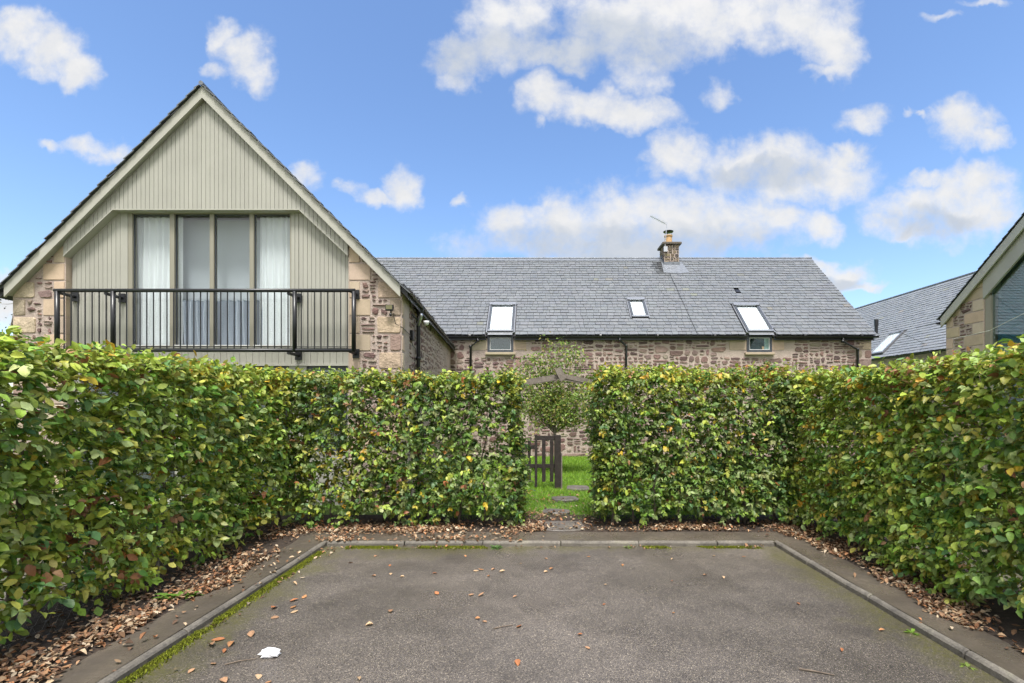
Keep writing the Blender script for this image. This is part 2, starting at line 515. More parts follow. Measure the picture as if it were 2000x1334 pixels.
def poly_area(p):
    return abs(sum(p[i][0] * p[(i + 1) % len(p)][1] - p[(i + 1) % len(p)][0] * p[i][1] for i in range(len(p)))) / 2


def stone_piece(poly, o, U, V, N, col, joint=.012, proud=.012, rough=1.0, roundness=.22):
    """one stone laid in a wall: irregular outline, chamfered rim, uneven face"""
    o, U, V, N = map(Vector, (o, U, V, N))
    cu = sum(p[0] for p in poly) / len(poly); cv = sum(p[1] for p in poly) / len(poly)
    w = max(p[0] for p in poly) - min(p[0] for p in poly); h = max(p[1] for p in poly) - min(p[1] for p in poly)
    ku, kv = max(.3, 1 - 2 * joint / max(w, .01)), max(.3, 1 - 2 * joint / max(h, .01))
    P = [(cu + (a - cu) * ku, cv + (b - cv) * kv) for a, b in poly]
    ring = []
    n = len(P)
    for i in range(n):   # cut each corner, jitter the points
        a, b, c = P[i - 1], P[i], P[(i + 1) % n]
        k1 = random.uniform(.4, 1) * roundness; k2 = random.uniform(.4, 1) * roundness
        m = min(w, h)
        for (q, k) in ((a, k1), (c, k2)):
            L_ = math.hypot(q[0] - b[0], q[1] - b[1]) + 1e-6
            t = min(k * m / L_, .45)
            j = joint * .55 * rough
            ring.append((b[0] + (q[0] - b[0]) * t + random.uniform(-j, j), b[1] + (q[1] - b[1]) * t + random.uniform(-j, j)))
    m = len(ring)
    ins_u, ins_v = max(.5, 1 - .03 / max(w, .01)), max(.5, 1 - .03 / max(h, .01))
    v = [o + U * a + V * b - N * .02 for a, b in ring]
    v += [o + U * (cu + (a - cu) * ins_u) + V * (cv + (b - cv) * ins_v) + N * (proud * random.uniform(.7, 1 + .25 * rough)) for a, b in ring]
    v.append(o + U * cu + V * cv + N * (proud * random.uniform(.9, 1 + .5 * rough)))
    f = [(i, (i + 1) % m, m + (i + 1) % m, m + i) for i in range(m)] + [(m + i, m + (i + 1) % m, 2 * m) for i in range(m)]
    ctr = o + U * cu + V * cv + N * proud
    return (v, f, col, tuple(ctr), math.sqrt(max(poly_area(poly), 1e-6)))


def rubble_rects(u0, u1, v0, v1, wl=(.18, .60), hl=(.075, .28)):
    out, todo = [], [(u0, u1, v0, v1)]
    while todo:
        a, b, c, d = todo.pop()
        w, h = b - a, d - c
        lw, lh = random.uniform(*wl), random.uniform(*hl)
        if random.random() < .12: lw *= .45
        if w <= lw and h <= lh: out.append((a, b, c, d)); continue
        t = random.uniform(.35, .65)
        if w / lw > h / lh: todo += [(a, a + w * t, c, d), (a + w * t, b, c, d)]
        else: todo += [(a, b, c, c + h * t), (a, b, c + h * t, d)]
    return out


RUBBLE = [(.185, .112, .10), (.15, .092, .085), (.22, .142, .125), (.12, .076, .073), (.255, .182, .16), (.205, .132, .122), (.30, .24, .195), (.23, .15, .125)]
TAN = [(.49, .385, .28), (.45, .355, .265), (.52, .415, .31), (.47, .375, .29)]


def rubble_stone(r, o, U, V, N, clips=(), proud=.015, wob=.7):
    a, b, c, d = r
    w, h = b - a, d - c
    k = min(w, h) * wob * .35
    j = lambda: random.uniform(-k, k)
    e = .006
    p = [(a + max(-e, j()), c + max(-e, j())), (b + min(e, j()), c + max(-e, j())), (b + min(e, j()), d + min(e, j())), (a + max(-e, j()), d + min(e, j()))]
    for cl in clips:
        p = clip_poly(p, *cl)
        if len(p) < 3: return None
    if poly_area(p) < .004: return None
    return stone_piece(p, o, U, V, N, jit(random.choice(RUBBLE), .22, .05), joint=random.uniform(.008, .022), proud=proud, rough=1.8, roundness=.36)


# ------------------------------------------------------------------ slates
SLATE = [(.150, .160, .172), (.142, .152, .164), (.162, .171, .182), (.154, .163, .172), (.168, .173, .174), (.134, .143, .156)]


def slates(o, U, Sd, N, width, rows, expo, holes=(), wr=(.15, .29), u_start=None, u_end=None, soot=None, tint=1.0, smax=99):
    """courses of slates. o = left end of the eave; U along eave, Sd up the slope; returns pieces"""
    o, U, Sd, N = map(Vector, (o, U, Sd, N))
    out = []
    for r in range(rows):
        s0 = r * expo; s1 = min(s0 + expo * 1.10, smax)
        if s1 - s0 < .03: continue
        u = -random.uniform(0, .2)
        while u < width:
            w = random.uniform(*wr); a, b = max(u, 0), min(u + w, width); u += w
            if b - a < .03: continue
            bad = False
            for (h0, h1, h2, h3) in holes:
                if a < h1 and b > h0 and s0 + expo * .75 > h2 and s0 + expo * .25 < h3:
                    if a < h0 - .04: b = min(b, h0)
                    elif b > h1 + .04: a = max(a, h1)
                    else: bad = True
                    if b - a < .02: bad = True
            if bad: continue
            g = .0042; t = random.uniform(.012, .018); sk = random.uniform(-.006, .006); lift = .012 + random.uniform(0, .007)
            lo = random.uniform(-.008, .008)
            P = [(a + g, s0 + lo + sk), (b - g, s0 + lo - sk), (b - g, s1), (a + g, s1)]
            H = [lift, lift, -.004, -.004]
            v = [o + U * p[0] + Sd * p[1] + N * hh for p, hh in zip(P, H)] + [o + U * p[0] + Sd * p[1] + N * (hh + t) for p, hh in zip(P, H)]
            f = [(4, 5, 6, 7), (0, 1, 5, 4), (1, 2, 6, 5), (3, 0, 4, 7), (2, 3, 7, 6)]
            c = jit(random.choice(SLATE[:4]), .06, .012)
            if random.random() < .006: c = jit((.17, .17, .15), .1)
            if soot:
                q = soot((a + b) / 2, s0)
                if q > 0:
                    dim = 1 - .72 * min(1, q * random.uniform(.5, 1.2)); c = tuple(x * dim for x in c)
            c = tuple(x * tint for x in c)
            ctr = o + U * ((a + b) / 2) + Sd * (s0 + expo / 2) + N * lift
            out.append((v, f, c, tuple(ctr), math.sqrt((b - a) * expo)))
    return out


# ------------------------------------------------------------------ leaves (numpy)
def leaf_arrays(P, T, Nn, L, W, fold=.12, droop=.12):
    """P base points, T tip directions, Nn rough normals -> vertices (n, 10, 3)"""
    T = T / np.linalg.norm(T, axis=1, keepdims=True)
    Sd = np.cross(Nn, T); Sd /= np.linalg.norm(Sd, axis=1, keepdims=True) + 1e-9
    Nn = np.cross(T, Sd)
    tpl = np.array([(0, 0, 0), (.34, 0, 0), (.68, 0, 0), (1, 0, 0), (.14, .26, 0), (.44, .5, 0), (.78, .32, 0), (.14, -.26, 0), (.44, -.5, 0), (.78, -.32, 0)])
    n = len(P)
    x = np.repeat(tpl[None, :, 0], n, 0); y = np.repeat(tpl[None, :, 1], n, 0)
    fo = (fold * np.ones(n))[:, None]; dr = (droop * np.ones(n))[:, None]
    z = np.abs(y) * fo * 2 * (W / L)[:, None] - dr * x * x
    y = y * (1 + RNG.uniform(-.12, .12, y.shape)); x = x + RNG.uniform(-.02, .02, x.shape)
    V = P[:, None, :] + (x * L[:, None])[..., None] * T[:, None, :] + (y * W[:, None])[..., None] * Sd[:, None, :] + (z * L[:, None])[..., None] * Nn[:, None, :]
    return V


LEAF_F = [(0, 1, 5, 4), (1, 2, 6, 5), (2, 3, 6), (0, 7, 8, 1), (1, 8, 9, 2), (2, 9, 3)]


def leaf_mesh(name, V, C, shade_sides=True):
    n, k = V.shape[0], V.shape[1]
    me = bpy.data.meshes.new(name)
    loops = np.concatenate([np.array(f) for f in LEAF_F])
    tot = np.array([len(f) for f in LEAF_F])
    me.vertices.add(n * k); me.vertices.foreach_set('co', V.reshape(-1).astype(np.float32))
    nl = len(loops)
    allloops = (loops[None, :] + (np.arange(n) * k)[:, None]).reshape(-1)
    me.loops.add(n * nl); me.loops.foreach_set('vertex_index', allloops.astype(np.int32))
    tt = np.tile(tot, n); st = np.concatenate([[0], np.cumsum(tt)[:-1]])
    me.polygons.add(n * len(tot)); me.polygons.foreach_set('loop_start', st.astype(np.int32))
    try: me.polygons.foreach_set('loop_total', tt.astype(np.int32))
    except Exception: pass
    me.update(calc_edges=True)
    c = np.ones((n, nl, 4), np.float32)
    c[..., :3] = C[:, None, :]
    if shade_sides:
        half = nl // 2
        c[:, half:, :3] *= (1 + RNG.uniform(-.12, .12, (n, 1, 1)))
    at = me.color_attributes.new('col', 'FLOAT_COLOR', 'CORNER'); at.data.foreach_set('color', c.ravel())
    return me


def sines(seed, k=9, f=(.8, 4.0)):
    g = np.random.default_rng(seed)
    A = g.normal(size=(k, 3)); A /= np.linalg.norm(A, axis=1, keepdims=True); A *= g.uniform(*f, size=(k, 1)); ph = g.uniform(0, 6.28, k)
    return lambda P: np.sin(P @ A.T + ph).sum(1) / math.sqrt(k)      # roughly unit variance


GREENS = np.array([(.048, .105, .018), (.075, .150, .026), (.125, .220, .036), (.060, .125, .044), (.18, .265, .050), (.105, .165, .045), (.23, .28, .12), (.09, .14, .035), (.16, .21, .08)])
LIMES = np.array([(.27, .36, .045), (.35, .415, .06), (.41, .41, .08), (.24, .335, .05)])
YELLOWS = np.array([(.48, .36, .03), (.42, .34, .04), (.50, .30, .03)])
BROWNS = np.array([(.30, .13, .055), (.36, .18, .08), (.25, .11, .05), (.42, .24, .12), (.40, .16, .05)])


def hedge(name, label, box, faces, seed, density=220, thin=-9., thin_amt=0., size=(.052, .092), limit=300, stems_along='y', lowcut=.16, thinbox=None, lime=0.0, fresh=1.0):
    """box = x0,x1,y0,y1,z0,z1; faces = {(axis, side): weight}. A clipped beech hedge: stems, twigs and leafy shoots."""
    global RNG
    g = np.random.default_rng(seed); RNG = np.random.default_rng(seed + 1)
    x0, x1, y0, y1, z0, z1 = box
    lo, hi = np.array([x0, y0, z0]), np.array([x1, y1, z1])
    root = thing(name, label, 'hedge', ((x0 + x1) / 2, (y0 + y1) / 2, 0))
    bulge = sines(seed + 2, 9, (1.2, 5)); gap = sines(seed + 3, 10, (1.5, 5.5)); tone = sines(seed + 4, 9, (1, 4)); brn = sines(seed + 5, 9, (2, 6))
    Ps, Os = [], []
    for (ax, side), wgt in faces.items():
        o1, o2 = [i for i in range(3) if i != ax]
        area = (hi[o1] - lo[o1]) * (hi[o2] - lo[o2])
        n = int(area * density * wgt)
        P = g.uniform(0, 1, (n, 3)) * (hi - lo) + lo
        dep = np.minimum(g.exponential(.075, n), .32)
        P[:, ax] = (hi[ax] - dep) if side > 0 else (lo[ax] + dep)
        out = np.zeros((n, 3)); out[:, ax] = side
        off = bulge(P) * .035
        P += out * off[:, None]
        Ps.append(P); Os.append(out)
    n = int((x1 - x0) * (y1 - y0) * (z1 - z0) * density * .55)      # the inside
    P = g.uniform(0, 1, (n, 3)) * (hi - lo) + lo
    Ps.append(P); o = g.normal(size=(n, 3)); Os.append(o / np.linalg.norm(o, axis=1, keepdims=True))
    P = np.concatenate(Ps); O = np.concatenate(Os)
    # ragged lower edge, rounded shoulders, thin places
    ragged = lowcut + .09 * bulge(P * np.array([1, 1, 0]) * 1.7) + .05 * gap(P * np.array([1, 1, 0]) * 2)
    keep = P[:, 2] > ragged
    q = gap(P)
    k_thin = np.full(len(P), 1.35)
    if thinbox is not None:
        a, b = np.array(thinbox[0]), np.array(thinbox[1])
        ins = np.all((P > a) & (P < b), axis=1)
        k_thin[ins] = thinbox[2]
    pr = 1 / (1 + np.exp((q - k_thin) * 5))
    keep &= g.uniform(0, 1, len(P)) < np.clip(pr, .22 if thinbox is None else .10, 1)
    P, O = P[keep], O[keep]
    n = len(P)
    top = np.clip((P[:, 2] - (z1 - .30)) / .3, 0, 1)
    # shoots: a short twig with alternate leaves
    up = np.array([0, 0, 1.0])
    D = O * .75 + up * (.15 + .5 * top[:, None]) + g.normal(size=(n, 3)) * .5
    D /= np.linalg.norm(D, axis=1, keepdims=True)
    nl = 7
    LP, LT, LN, LL, LC, LO = [], [], [], [], [], []
    # colour of each shoot
    tn = tone(P); bn = brn(P)
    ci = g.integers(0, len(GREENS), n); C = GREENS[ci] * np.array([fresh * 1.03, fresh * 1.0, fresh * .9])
    p_lime = np.clip(.26 + lime + .13 * tn + .50 * top, .06, .8); r = g.uniform(0, 1, n)
    m = r < p_lime; C[m] = LIMES[g.integers(0, len(LIMES), m.sum())]
    m = g.uniform(0, 1, n) < np.clip(.02 + .03 * tn + .06 * top, .006, .2); C[m] = YELLOWS[g.integers(0, len(YELLOWS), m.sum())]
    m = g.uniform(0, 1, n) < np.clip(.008 + (.07 + .40 * top) * np.clip(bn - .7, 0, 2), 0, .6); C[m] = BROWNS[g.integers(0, len(BROWNS), m.sum())]
    ln = g.uniform(.10, .20, n)
    for j in range(nl):
        t = (j + .5) / nl
        sgn = 1 if j % 2 else -1
        base = P + D * (ln * t)[:, None]
        lat = np.cross(D, O * .6 + up * .8 + g.normal(size=(n, 3)) * .25); lat /= np.linalg.norm(lat, axis=1, keepdims=True) + 1e-9
        tip = D * .55 + lat * sgn * (.9 - .5 * t) - up * g.uniform(.0, .65, n)[:, None] + g.normal(size=(n, 3)) * .22
        nrm = O * .50 + up * .78 + g.normal(size=(n, 3)) * .40
        LP.append(base); LT.append(tip); LN.append(nrm)
        LL.append(size[0] + (size[1] - size[0]) * g.uniform(0, 1, n) ** 1.5 * 1.12); LO.append(np.zeros(n))
        c = C * g.uniform(.60, 1.40, (n, 1)) * g.uniform(.92, 1.08, (n, 3))
        m = g.uniform(0, 1, n) < .007; c[m] = BROWNS[g.integers(0, len(BROWNS), m.sum())]
        LC.append(c)
    LP, LT, LN, LL, LC = (np.concatenate(a) for a in (LP, LT, LN, LL, LC))
    k = g.uniform(0, 1, len(LP)) < .93
    LP, LT, LN, LL, LC = LP[k], LT[k], LN[k], LL[k], LC[k]
    W = LL * g.uniform(.58, .76, len(LL))
    V = leaf_arrays(LP, LT, LN, LL, W, g.uniform(-.10, .45, len(LL)), g.uniform(-.15, .55, len(LL)))
    # the 300 leaves that show largest are parts of their own: close, in the outermost layer, in view
    ctr = V.mean(1)
    d2 = ((ctr - np.array(EYE)) ** 2).sum(1)
    u, v = ctr[:, 0] / np.maximum(ctr[:, 1], .3), (ctr[:, 2] - 1.65) / np.maximum(ctr[:, 1], .3)
    inv = (u > -1.10) & (u < .99) & (v > -.55) & (v < .8)
    outer = np.zeros(len(ctr))
    for (ax, side), wgt in faces.items():
        if wgt >= 1 and ax != 2:
            outer = np.maximum(outer, ((ctr[:, ax] - hi[ax]) if side > 0 else (lo[ax] - ctr[:, ax])))
    sc = np.where(inv & (outer > .05), LL * LL / d2 * (.3 + outer), 0)
    pick = np.argsort(-sc)[:limit]; pick = pick[sc[pick] > 0]
    rest = np.ones(len(V), bool); rest[pick] = False
    fol = link_mesh('foliage', leaf_mesh('foliage', V[rest], LC[rest]), 'leaf', root); fol['kind'] = 'stuff'
    for i in pick:
        me = leaf_mesh('leaf', V[i:i + 1] - ctr[i], LC[i:i + 1]); ob = link_mesh('leaf', me, 'leaf', root); ob.location = ctr[i]
    # stems and twigs
    ax = 0 if stems_along == 'x' else 1
    c = lo[ax] + .15
    tw = MB()
    while c < hi[ax] - .1:
        p = np.array([(x0 + x1) / 2, (y0 + y1) / 2, 0.0]); p[ax] = c + g.uniform(-.05, .05); p[1 - ax] += g.uniform(-.1, .1)
        pts, rad = [p.copy()], [g.uniform(.016, .030)]
        nn = 7; h = z1 - g.uniform(.15, .4)
        for i in range(nn):
            p = p + np.array([g.normal() * .035, g.normal() * .035, h / nn]); pts.append(p.copy()); rad.append(rad[0] * (1 - .75 * (i + 1) / nn))
            for _ in range(3):
                d = np.array([g.normal(), g.normal(), g.uniform(-.1, .8)]); d[1 - ax] *= 1.3; d /= np.linalg.norm(d); l = g.uniform(.18, .42)
                a = p.copy(); mid = a + d * l * .5 + g.normal(size=3) * .03; e = a + d * l + g.normal(size=3) * .04
                tw.tube([a, mid, e], [.006, .004, .0018], 4, cap=False)
        MB().tube(pts, rad, 6).build('stem', 'bark', root, True)
        c += g.uniform(.26, .42)
    n = int((x1 - x0) * (y1 - y0) * (z1 - z0) * 150)
    for i in range(n):
        a = g.uniform(0, 1, 3) * (hi - lo) + lo
        if a[2] < .3: continue
        d = g.normal(size=3) * np.array([1, 1, .8]) + np.array([0, 0, .4]); d /= np.linalg.norm(d); l = g.uniform(.12, .34)
        b = np.clip(a + d * l, lo - .05, hi + .05)
        tw.tube([a, (a + b) / 2 + g.normal(size=3) * .02, b], [.0035, .0026, .0012], 3, cap=False)
    t = tw.build('twigs', 'twig', root); t['kind'] = 'stuff'; t.name = 'twig'
    return root


# ================================================================== the setting
def sheet(name, material, pts, z):
    m = MB(); m.add([(x, y, z) for x, y in pts], [tuple(range(len(pts)))])
    return tag(m.build(name, material), kind='structure')


def rect(x0, x1, y0, y1): return [(x0, y0), (x1, y0), (x1, y1), (x0, y1)]


sheet('ground', 'turf', rect(-400, 400, -400, 600), -.06)
sheet('car_park', 'asphalt', rect(-14, 14, -30, 5.63), 0.0)
sheet('lawn', 'turf', rect(-9.5, 10.4, 6.9, 15.25), .012)
sheet('hedge_bed', 'soil', [(-4.2, -1), (-2.8, -1), (-2.8, 6.0), (3.08, 6.0), (3.08, -1), (4.25, -1), (4.25, 7.05), (-4.2, 7.05)], .042)

# kerb: rounded concrete edging in short lengths
kerb = bpy.data.objects.new('kerb', None); COL.objects.link(kerb); kerb['kind'] = 'structure'; kerb['label'] = 'rounded concrete edging kerb round the parking bay'


def kerb_stone(a, b, out, hgt=.058, w=.054):
    """one edging stone from a to b; out = side away from the tarmac"""
    a, b, out = Vector(a), Vector(b), Vector(out); d = (b - a).normalized()
    prof = [(0, -.03), (0, hgt * .62), (.010, hgt * .86), (.024, hgt), (.042, hgt), (w - .006, hgt * .9), (w, hgt * .7), (w, -.03)]
    m = MB(); n = len(prof); st = [a + d * .004, a + d * .012, a.lerp(b, .35), a.lerp(b, .7), b - d * .012, b - d * .004]
    v, f = [], []
    for i, p in enumerate(st):
        e = .004 if i in (0, len(st) - 1) else 0
        j = Vector((random.uniform(-.003, .003), random.uniform(-.003, .003), random.uniform(-.002, .003)))
        for (u, z) in prof: v.append(p + out * (u + (e if u < .03 else -e)) + Vector((0, 0, z - (e if z > 0 else 0))) + j)
    for i in range(len(st) - 1):
        for k in range(n - 1): f.append((i * n + k, i * n + k + 1, (i + 1) * n + k + 1, (i + 1) * n + k))
    f.append(tuple(range(n))); f.append(tuple(range(len(v) - 1, len(v) - n - 1, -1)))
    m.add(v, f); m.build('kerb_stone', 'kerb', kerb, False)


y = -3.0
while y < 5.5:
    e = min(y + .915, 5.654); kerb_stone((-2.5, y, 0), (-2.5, e, 0), (-1, 0, 0)); y = e + .001
y = -3.3
while y < 5.5:
    e = min(y + .915, 5.654); kerb_stone((2.76, y, 0), (2.76, e, 0), (1, 0, 0)); y = e + .001
x = -2.499
while x < 2.72:
    e = min(x + .915, 2.758); kerb_stone((x, 5.60, 0), (e, 5.60, 0), (0, 1, 0)); x = e + .001


def strip(name, pts_in, pts_out, z, seed):
    """narrow concrete strip with a slightly wandering outer edge"""
    r = random.Random(seed); m = MB(); v, f = [], []
    n = 40
    for i in range(n + 1):
        t = i / n; a = Vector(pts_in[0]).lerp(Vector(pts_in[1]), t); b = Vector(pts_out[0]).lerp(Vector(pts_out[1]), t)
        d = (b - a).normalized(); b = b + d * r.uniform(-.015, .015)
        v += [(a.x, a.y, z), (b.x, b.y, z), (b.x, b.y, z - .08)]
    for i in range(n): f += [(3 * i, 3 * i + 1, 3 * i + 4, 3 * i + 3), (3 * i + 1, 3 * i + 2, 3 * i + 5, 3 * i + 4)]
    m.add(v, f); return tag(m.build(name, 'concrete'), kind='structure')


strip('pavement_strip', ((-2.563, -3, 0), (-2.563, 5.56, 0)), ((-2.88, -3, 0), (-2.88, 5.75, 0)), .050, 1)
strip('pavement_strip', ((2.823, -3, 0), (2.823, 5.56, 0)), ((3.16, -3, 0), (3.16, 5.9, 0)), .050, 2)
strip('pavement_strip', ((-2.50, 5.663, 0), (2.76, 5.663, 0)), ((-2.75, 6.07, 0), (3.05, 6.07, 0)), .0465, 3)

m = MB(); m.add([(-2.56, 5.5, .0482), (-2.52, 5.56, .0482), (-2.46, 5.62, .0482), (-2.40, 5.664, .0482), (-2.70, 6.075, .0482), (-2.95, 5.98, .0482), (-2.90, 5.70, .0482)], [(0, 1, 2, 3, 4, 5, 6)]); tag(m.build('pavement_corner', 'concrete'), kind='structure')
m = MB(); m.add([(2.82, 5.5, .0482), (2.78, 5.56, .0482), (2.72, 5.62, .0482), (2.66, 5.664, .0482), (2.98, 6.075, .0482), (3.20, 6.03, .0482), (3.20, 5.85, .0482)], [(0, 1, 2, 3, 4, 5, 6)]); tag(m.build('pavement_corner', 'concrete'), kind='structure')
# flagstones through the gap
for (cx, cy, w, d, rz, lb) in ((.30, 6.36, .60, .52, .04, 'broad wet flagstone just behind the kerb at the hedge gap'),
                              (.25, 7.25, .42, .30, -.15, 'leaf strewn stepping stone in the gap between the hedges'),
                              (.44, 8.25, .46, .36, .10, 'middle stepping stone in the grass before the gate post'),
                              (.74, 9.35, .44, .46, -.05, 'farthest stepping stone lying in the lawn beside the gate post')):
    m = MB(); k = 14; ring = []
    for i in range(k):
        t = 2 * math.pi * (i + .5) / k; c, s_ = math.cos(t), math.sin(t)
        q = 1 / max(abs(c), abs(s_)) ** .8; ring.append((c * w / 2 * q * random.uniform(.93, 1.04), s_ * d / 2 * q * random.uniform(.93, 1.04)))
    ca, sa = math.cos(rz), math.sin(rz); ring = [(cx + a * ca - b * sa, cy + a * sa + b * ca) for a, b in ring]
    v = [(a, b, -.01) for a, b in ring] + [(a, b, .050) for a, b in ring] + [(cx + (a - cx) * .96, cy + (b - cy) * .96, .058) for a, b in ring] + [(cx, cy, .060)]
    f = [(i, (i + 1) % k, k + (i + 1) % k, k + i) for i in range(k)] + [(k + i, k + (i + 1) % k, 2 * k + (i + 1) % k, 2 * k + i) for i in range(k)] + [(2 * k + i, 2 * k + (i + 1) % k, 3 * k) for i in range(k)]
    m.add(v, f); tag(m.build('stepping_stone', 'flagstone'), lb, 'paving stone', 'stones of the garden path')

# ================================================================== back cottage
BX0, BX1, BY = -13.0, 10.58, 15.27
cot = thing('stone_cottage', 'long low stone cottage with grey slate roof and chimney behind the hedges', 'house', (-1.2, 17, 0))
m = MB()
m.box(BX0, BX1, BY, BY + .25, -.1, 3.80)
m.add([(BX1, BY + .25, -.1), (BX1, 22.2, -.1), (BX1, 22.2, 3.8), (BX1, 18.77, 7.25), (BX1, BY + .25, 3.8)], [(0, 1, 2, 3, 4)])
m.add([(BX0, BY + .25, -.1), (BX0, 22.2, -.1), (BX0, 22.2, 3.8), (BX0, 18.77, 7.25), (BX0, BY + .25, 3.8)], [(0, 1, 2, 3, 4)])
m.box(BX0, BX1, 22.2, 22.4, -.1, 3.8)
wall = m.build('wall', 'mortar', cot)
WIN_A, WIN_C = (-1.66, -.84), (6.60, 7.39)
pieces = []
ox = BX1
blocks = []
for (a, b) in (WIN_A, WIN_C):      # dressed stones beside the windows
    blocks += [(a - .56, a, 3.41, 3.78), (b, b + .42, 3.41, 3.78)]
skip = [(a - .56, b + .42, 3.22, 3.9) for a, b in (WIN_A, WIN_C)]
for r in rubble_rects(-3.2, BX1 - .22, .16, 3.79, (.22, .72), (.09, .34)):
    a, b, c, d = r
    if any(a < q[1] and b > q[0] and c < q[3] and d > q[2] for q in skip):
        for q in skip:   # keep what is left below the sill line
            if a < q[1] and b > q[0] and c < q[2] - .06 and d > q[2]: r = (a, b, c, q[2])
        if r[3] == d and any(a < q[1] - .02 and b > q[0] + .02 and d > q[2] + .01 for q in skip): continue
    p = rubble_stone(r, (0, BY, 0), (1, 0, 0), (0, 0, 1), (0, -1, 0))
    if p: pieces.append(p)
x = -3.0                              # plinth course
while x < BX1:
    w = random.uniform(.4, .9); p = rubble_stone((x, min(x + w, BX1), -.06, .155), (0, BY, 0), (1, 0, 0), (0, 0, 1), (0, -1, 0), proud=.03)
    if p: pieces.append(p)
    x += w
z = .16; k = 0
while z < 3.7:                        # corner stones at the right end
    w = .22 if k % 2 else .40
    pieces.append(stone_piece([(BX1 - w, z), (BX1 + .012, z), (BX1 + .012, min(z + .27, 3.79)), (BX1 - w, min(z + .27, 3.79))], (0, BY, 0), (1, 0, 0), (0, 0, 1), (0, -1, 0), jit(random.choice(TAN + RUBBLE[4:]), .12), .008, .016, .7)); z += .272; k += 1


def back_vis(p):
    x, y, z = p[3]; s = seen_score(p[3], p[4])
    if z > 2.55 and x > -2.8: return s * 4
    return s * (4 if (-.3 < x < 1.75) else .2)


emit(pieces, 'stone', 'stone', wall, 300, back_vis)
ap = []
for (a, b, c, d) in blocks:
    ap.append(stone_piece([(a, c), (b, c), (b, d), (a, d)], (0, BY, 0), (1, 0, 0), (0, 0, 1), (0, -1, 0), jit(random.choice(TAN), .08), .004, .016, .2, .04))
emit(ap, 'dressed_stone', 'ashlar', wall, 300, lambda p: 1)

# roof
EZ, EY, RY, RZ = 3.88, 15.13, 18.77, 7.37
sl = Vector((0, RY - EY, RZ - EZ)); SLEN = sl.length; sl.normalize(); nrm = Vector((0, -sl.z, sl.y))
m = MB()
VX0, VX1 = -13.2, 10.66
m.add([(VX0, EY + .05, EZ - .03), (VX1 - .02, EY + .05, EZ - .03), (VX1 - .02, RY, RZ - .02), (VX0, RY, RZ - .02), (VX0, 2 * RY - EY, EZ), (VX1 - .02, 2 * RY - EY, EZ)], [(0, 1, 2, 3), (3, 2, 5, 4)])
roof = m.build('roof', 'slate', cot)
add_cols(roof.data, [(.05, .05, .055)] * 2)
SX0 = -7.6
holes = [(WIN_A[0] - .07 - SX0, WIN_A[1] + .07 - SX0, -.1, 1.79), (WIN_C[0] - .07 - SX0, WIN_C[1] + .09 - SX0, -.1, 1.79),
         (2.99 - SX0, 3.64 - SX0, .90, 2.09), (6.95 - SX0, 7.12 - SX0, 2.53, 2.74)]


def soot(u, s):
    x = u + SX0
    dx, ds = (x - 4.66) / .42, (4.25 - s) / .75
    return max(0, 1 - math.hypot(dx, ds)) * 1.9


EXPO = .178
pc = slates((SX0, EY, EZ), (1, 0, 0), sl, nrm, VX1 - SX0, int(SLEN / EXPO), EXPO, holes, soot=soot)
emit(pc, 'slate', 'slate', roof, 300)
m = MB()
for i in range(10):    # uneven verge under-cloak at the right end
    pass
x = SX0 - 8
while x < VX1 - .05:   # ridge
    e = min(x + .6, VX1); mm = MB()
    for s_ in (-1, 1):
        mm.add([(x, RY, RZ + .055), (e - .004, RY, RZ + .055), (e - .004, RY + s_ * .15, RZ - .075), (x, RY + s_ * .15, RZ - .075), (x, RY, RZ + .03), (e - .004, RY, RZ + .03), (e - .004, RY + s_ * .15, RZ - .10), (x, RY + s_ * .15, RZ - .10)],
               [(0, 1, 2, 3), (7, 6, 5, 4), (3, 2, 6, 7), (0, 3, 7, 4), (1, 5, 6, 2)])
    mm.tube([(x, RY, RZ + .06), (e - .004, RY, RZ + .06)], .028, 8)
    mm.tube([(e - .03, RY, RZ + .06), (e, RY, RZ + .06)], .036, 8)
    mm.build('ridge_cap', 'lead', roof); x = e

# roof windows
def on_roof(x, s, n=0.0): return Vector((x, EY, EZ)) + sl * s + nrm * n


def roof_bar(mb, x0, x1, s0, s1, n0, n1):
    v = [on_roof(x, s, n) for n in (n0, n1) for (x, s) in ((x0, s0), (x1, s0), (x1, s1), (x0, s1))]
    mb.add(v, [(0, 1, 2, 3), (7, 6, 5, 4), (0, 4, 5, 1), (1, 5, 6, 2), (2, 6, 7, 3), (3, 7, 4, 0)])


def skylight(x0, x1, s0, s1, label, t=.075):
    w = MB()
    roof_bar(w, x0, x0 + t, s0, s1, -.02, .075); roof_bar(w, x1 - t, x1, s0, s1, -.02, .075)
    roof_bar(w, x0 + t, x1 - t, s0, s0 + t, -.02, .072); roof_bar(w, x0 + t, x1 - t, s1 - t, s1, -.02, .072)
    win = w.build('skylight', 'grey_frame', roof); win['label'] = label
    c = MB(); roof_bar(c, x0 - .01, x1 + .01, s1 - .10, s1 + .05, .073, .11); roof_bar(c, x0 + .02, x1 - .02, s0 - .03, s0 + .045, .073, .09)
    for q in (x0 - .035, x1 + .003): roof_bar(c, q, q + .032, s0 - .05, s1 + .03, 0, .055)
    roof_bar(c, x0 + .03, x1 - .03, s0 - .16, s0 - .032, .026, .030)
    c.build('cover', 'grey_cover', roof)
    g = MB(); roof_bar(g, x0 + t, x1 - t, s0 + t, s1 - t, .045, .05); g.build('pane', 'glass', roof)
    b = MB(); roof_bar(b, x0 + t, x1 - t, s0 + t, s1 - t, .012, .016); b.build('reflection_sheet', 'white_reflection', roof)  # added white sheet stands in for bright cloud reflected in the pane


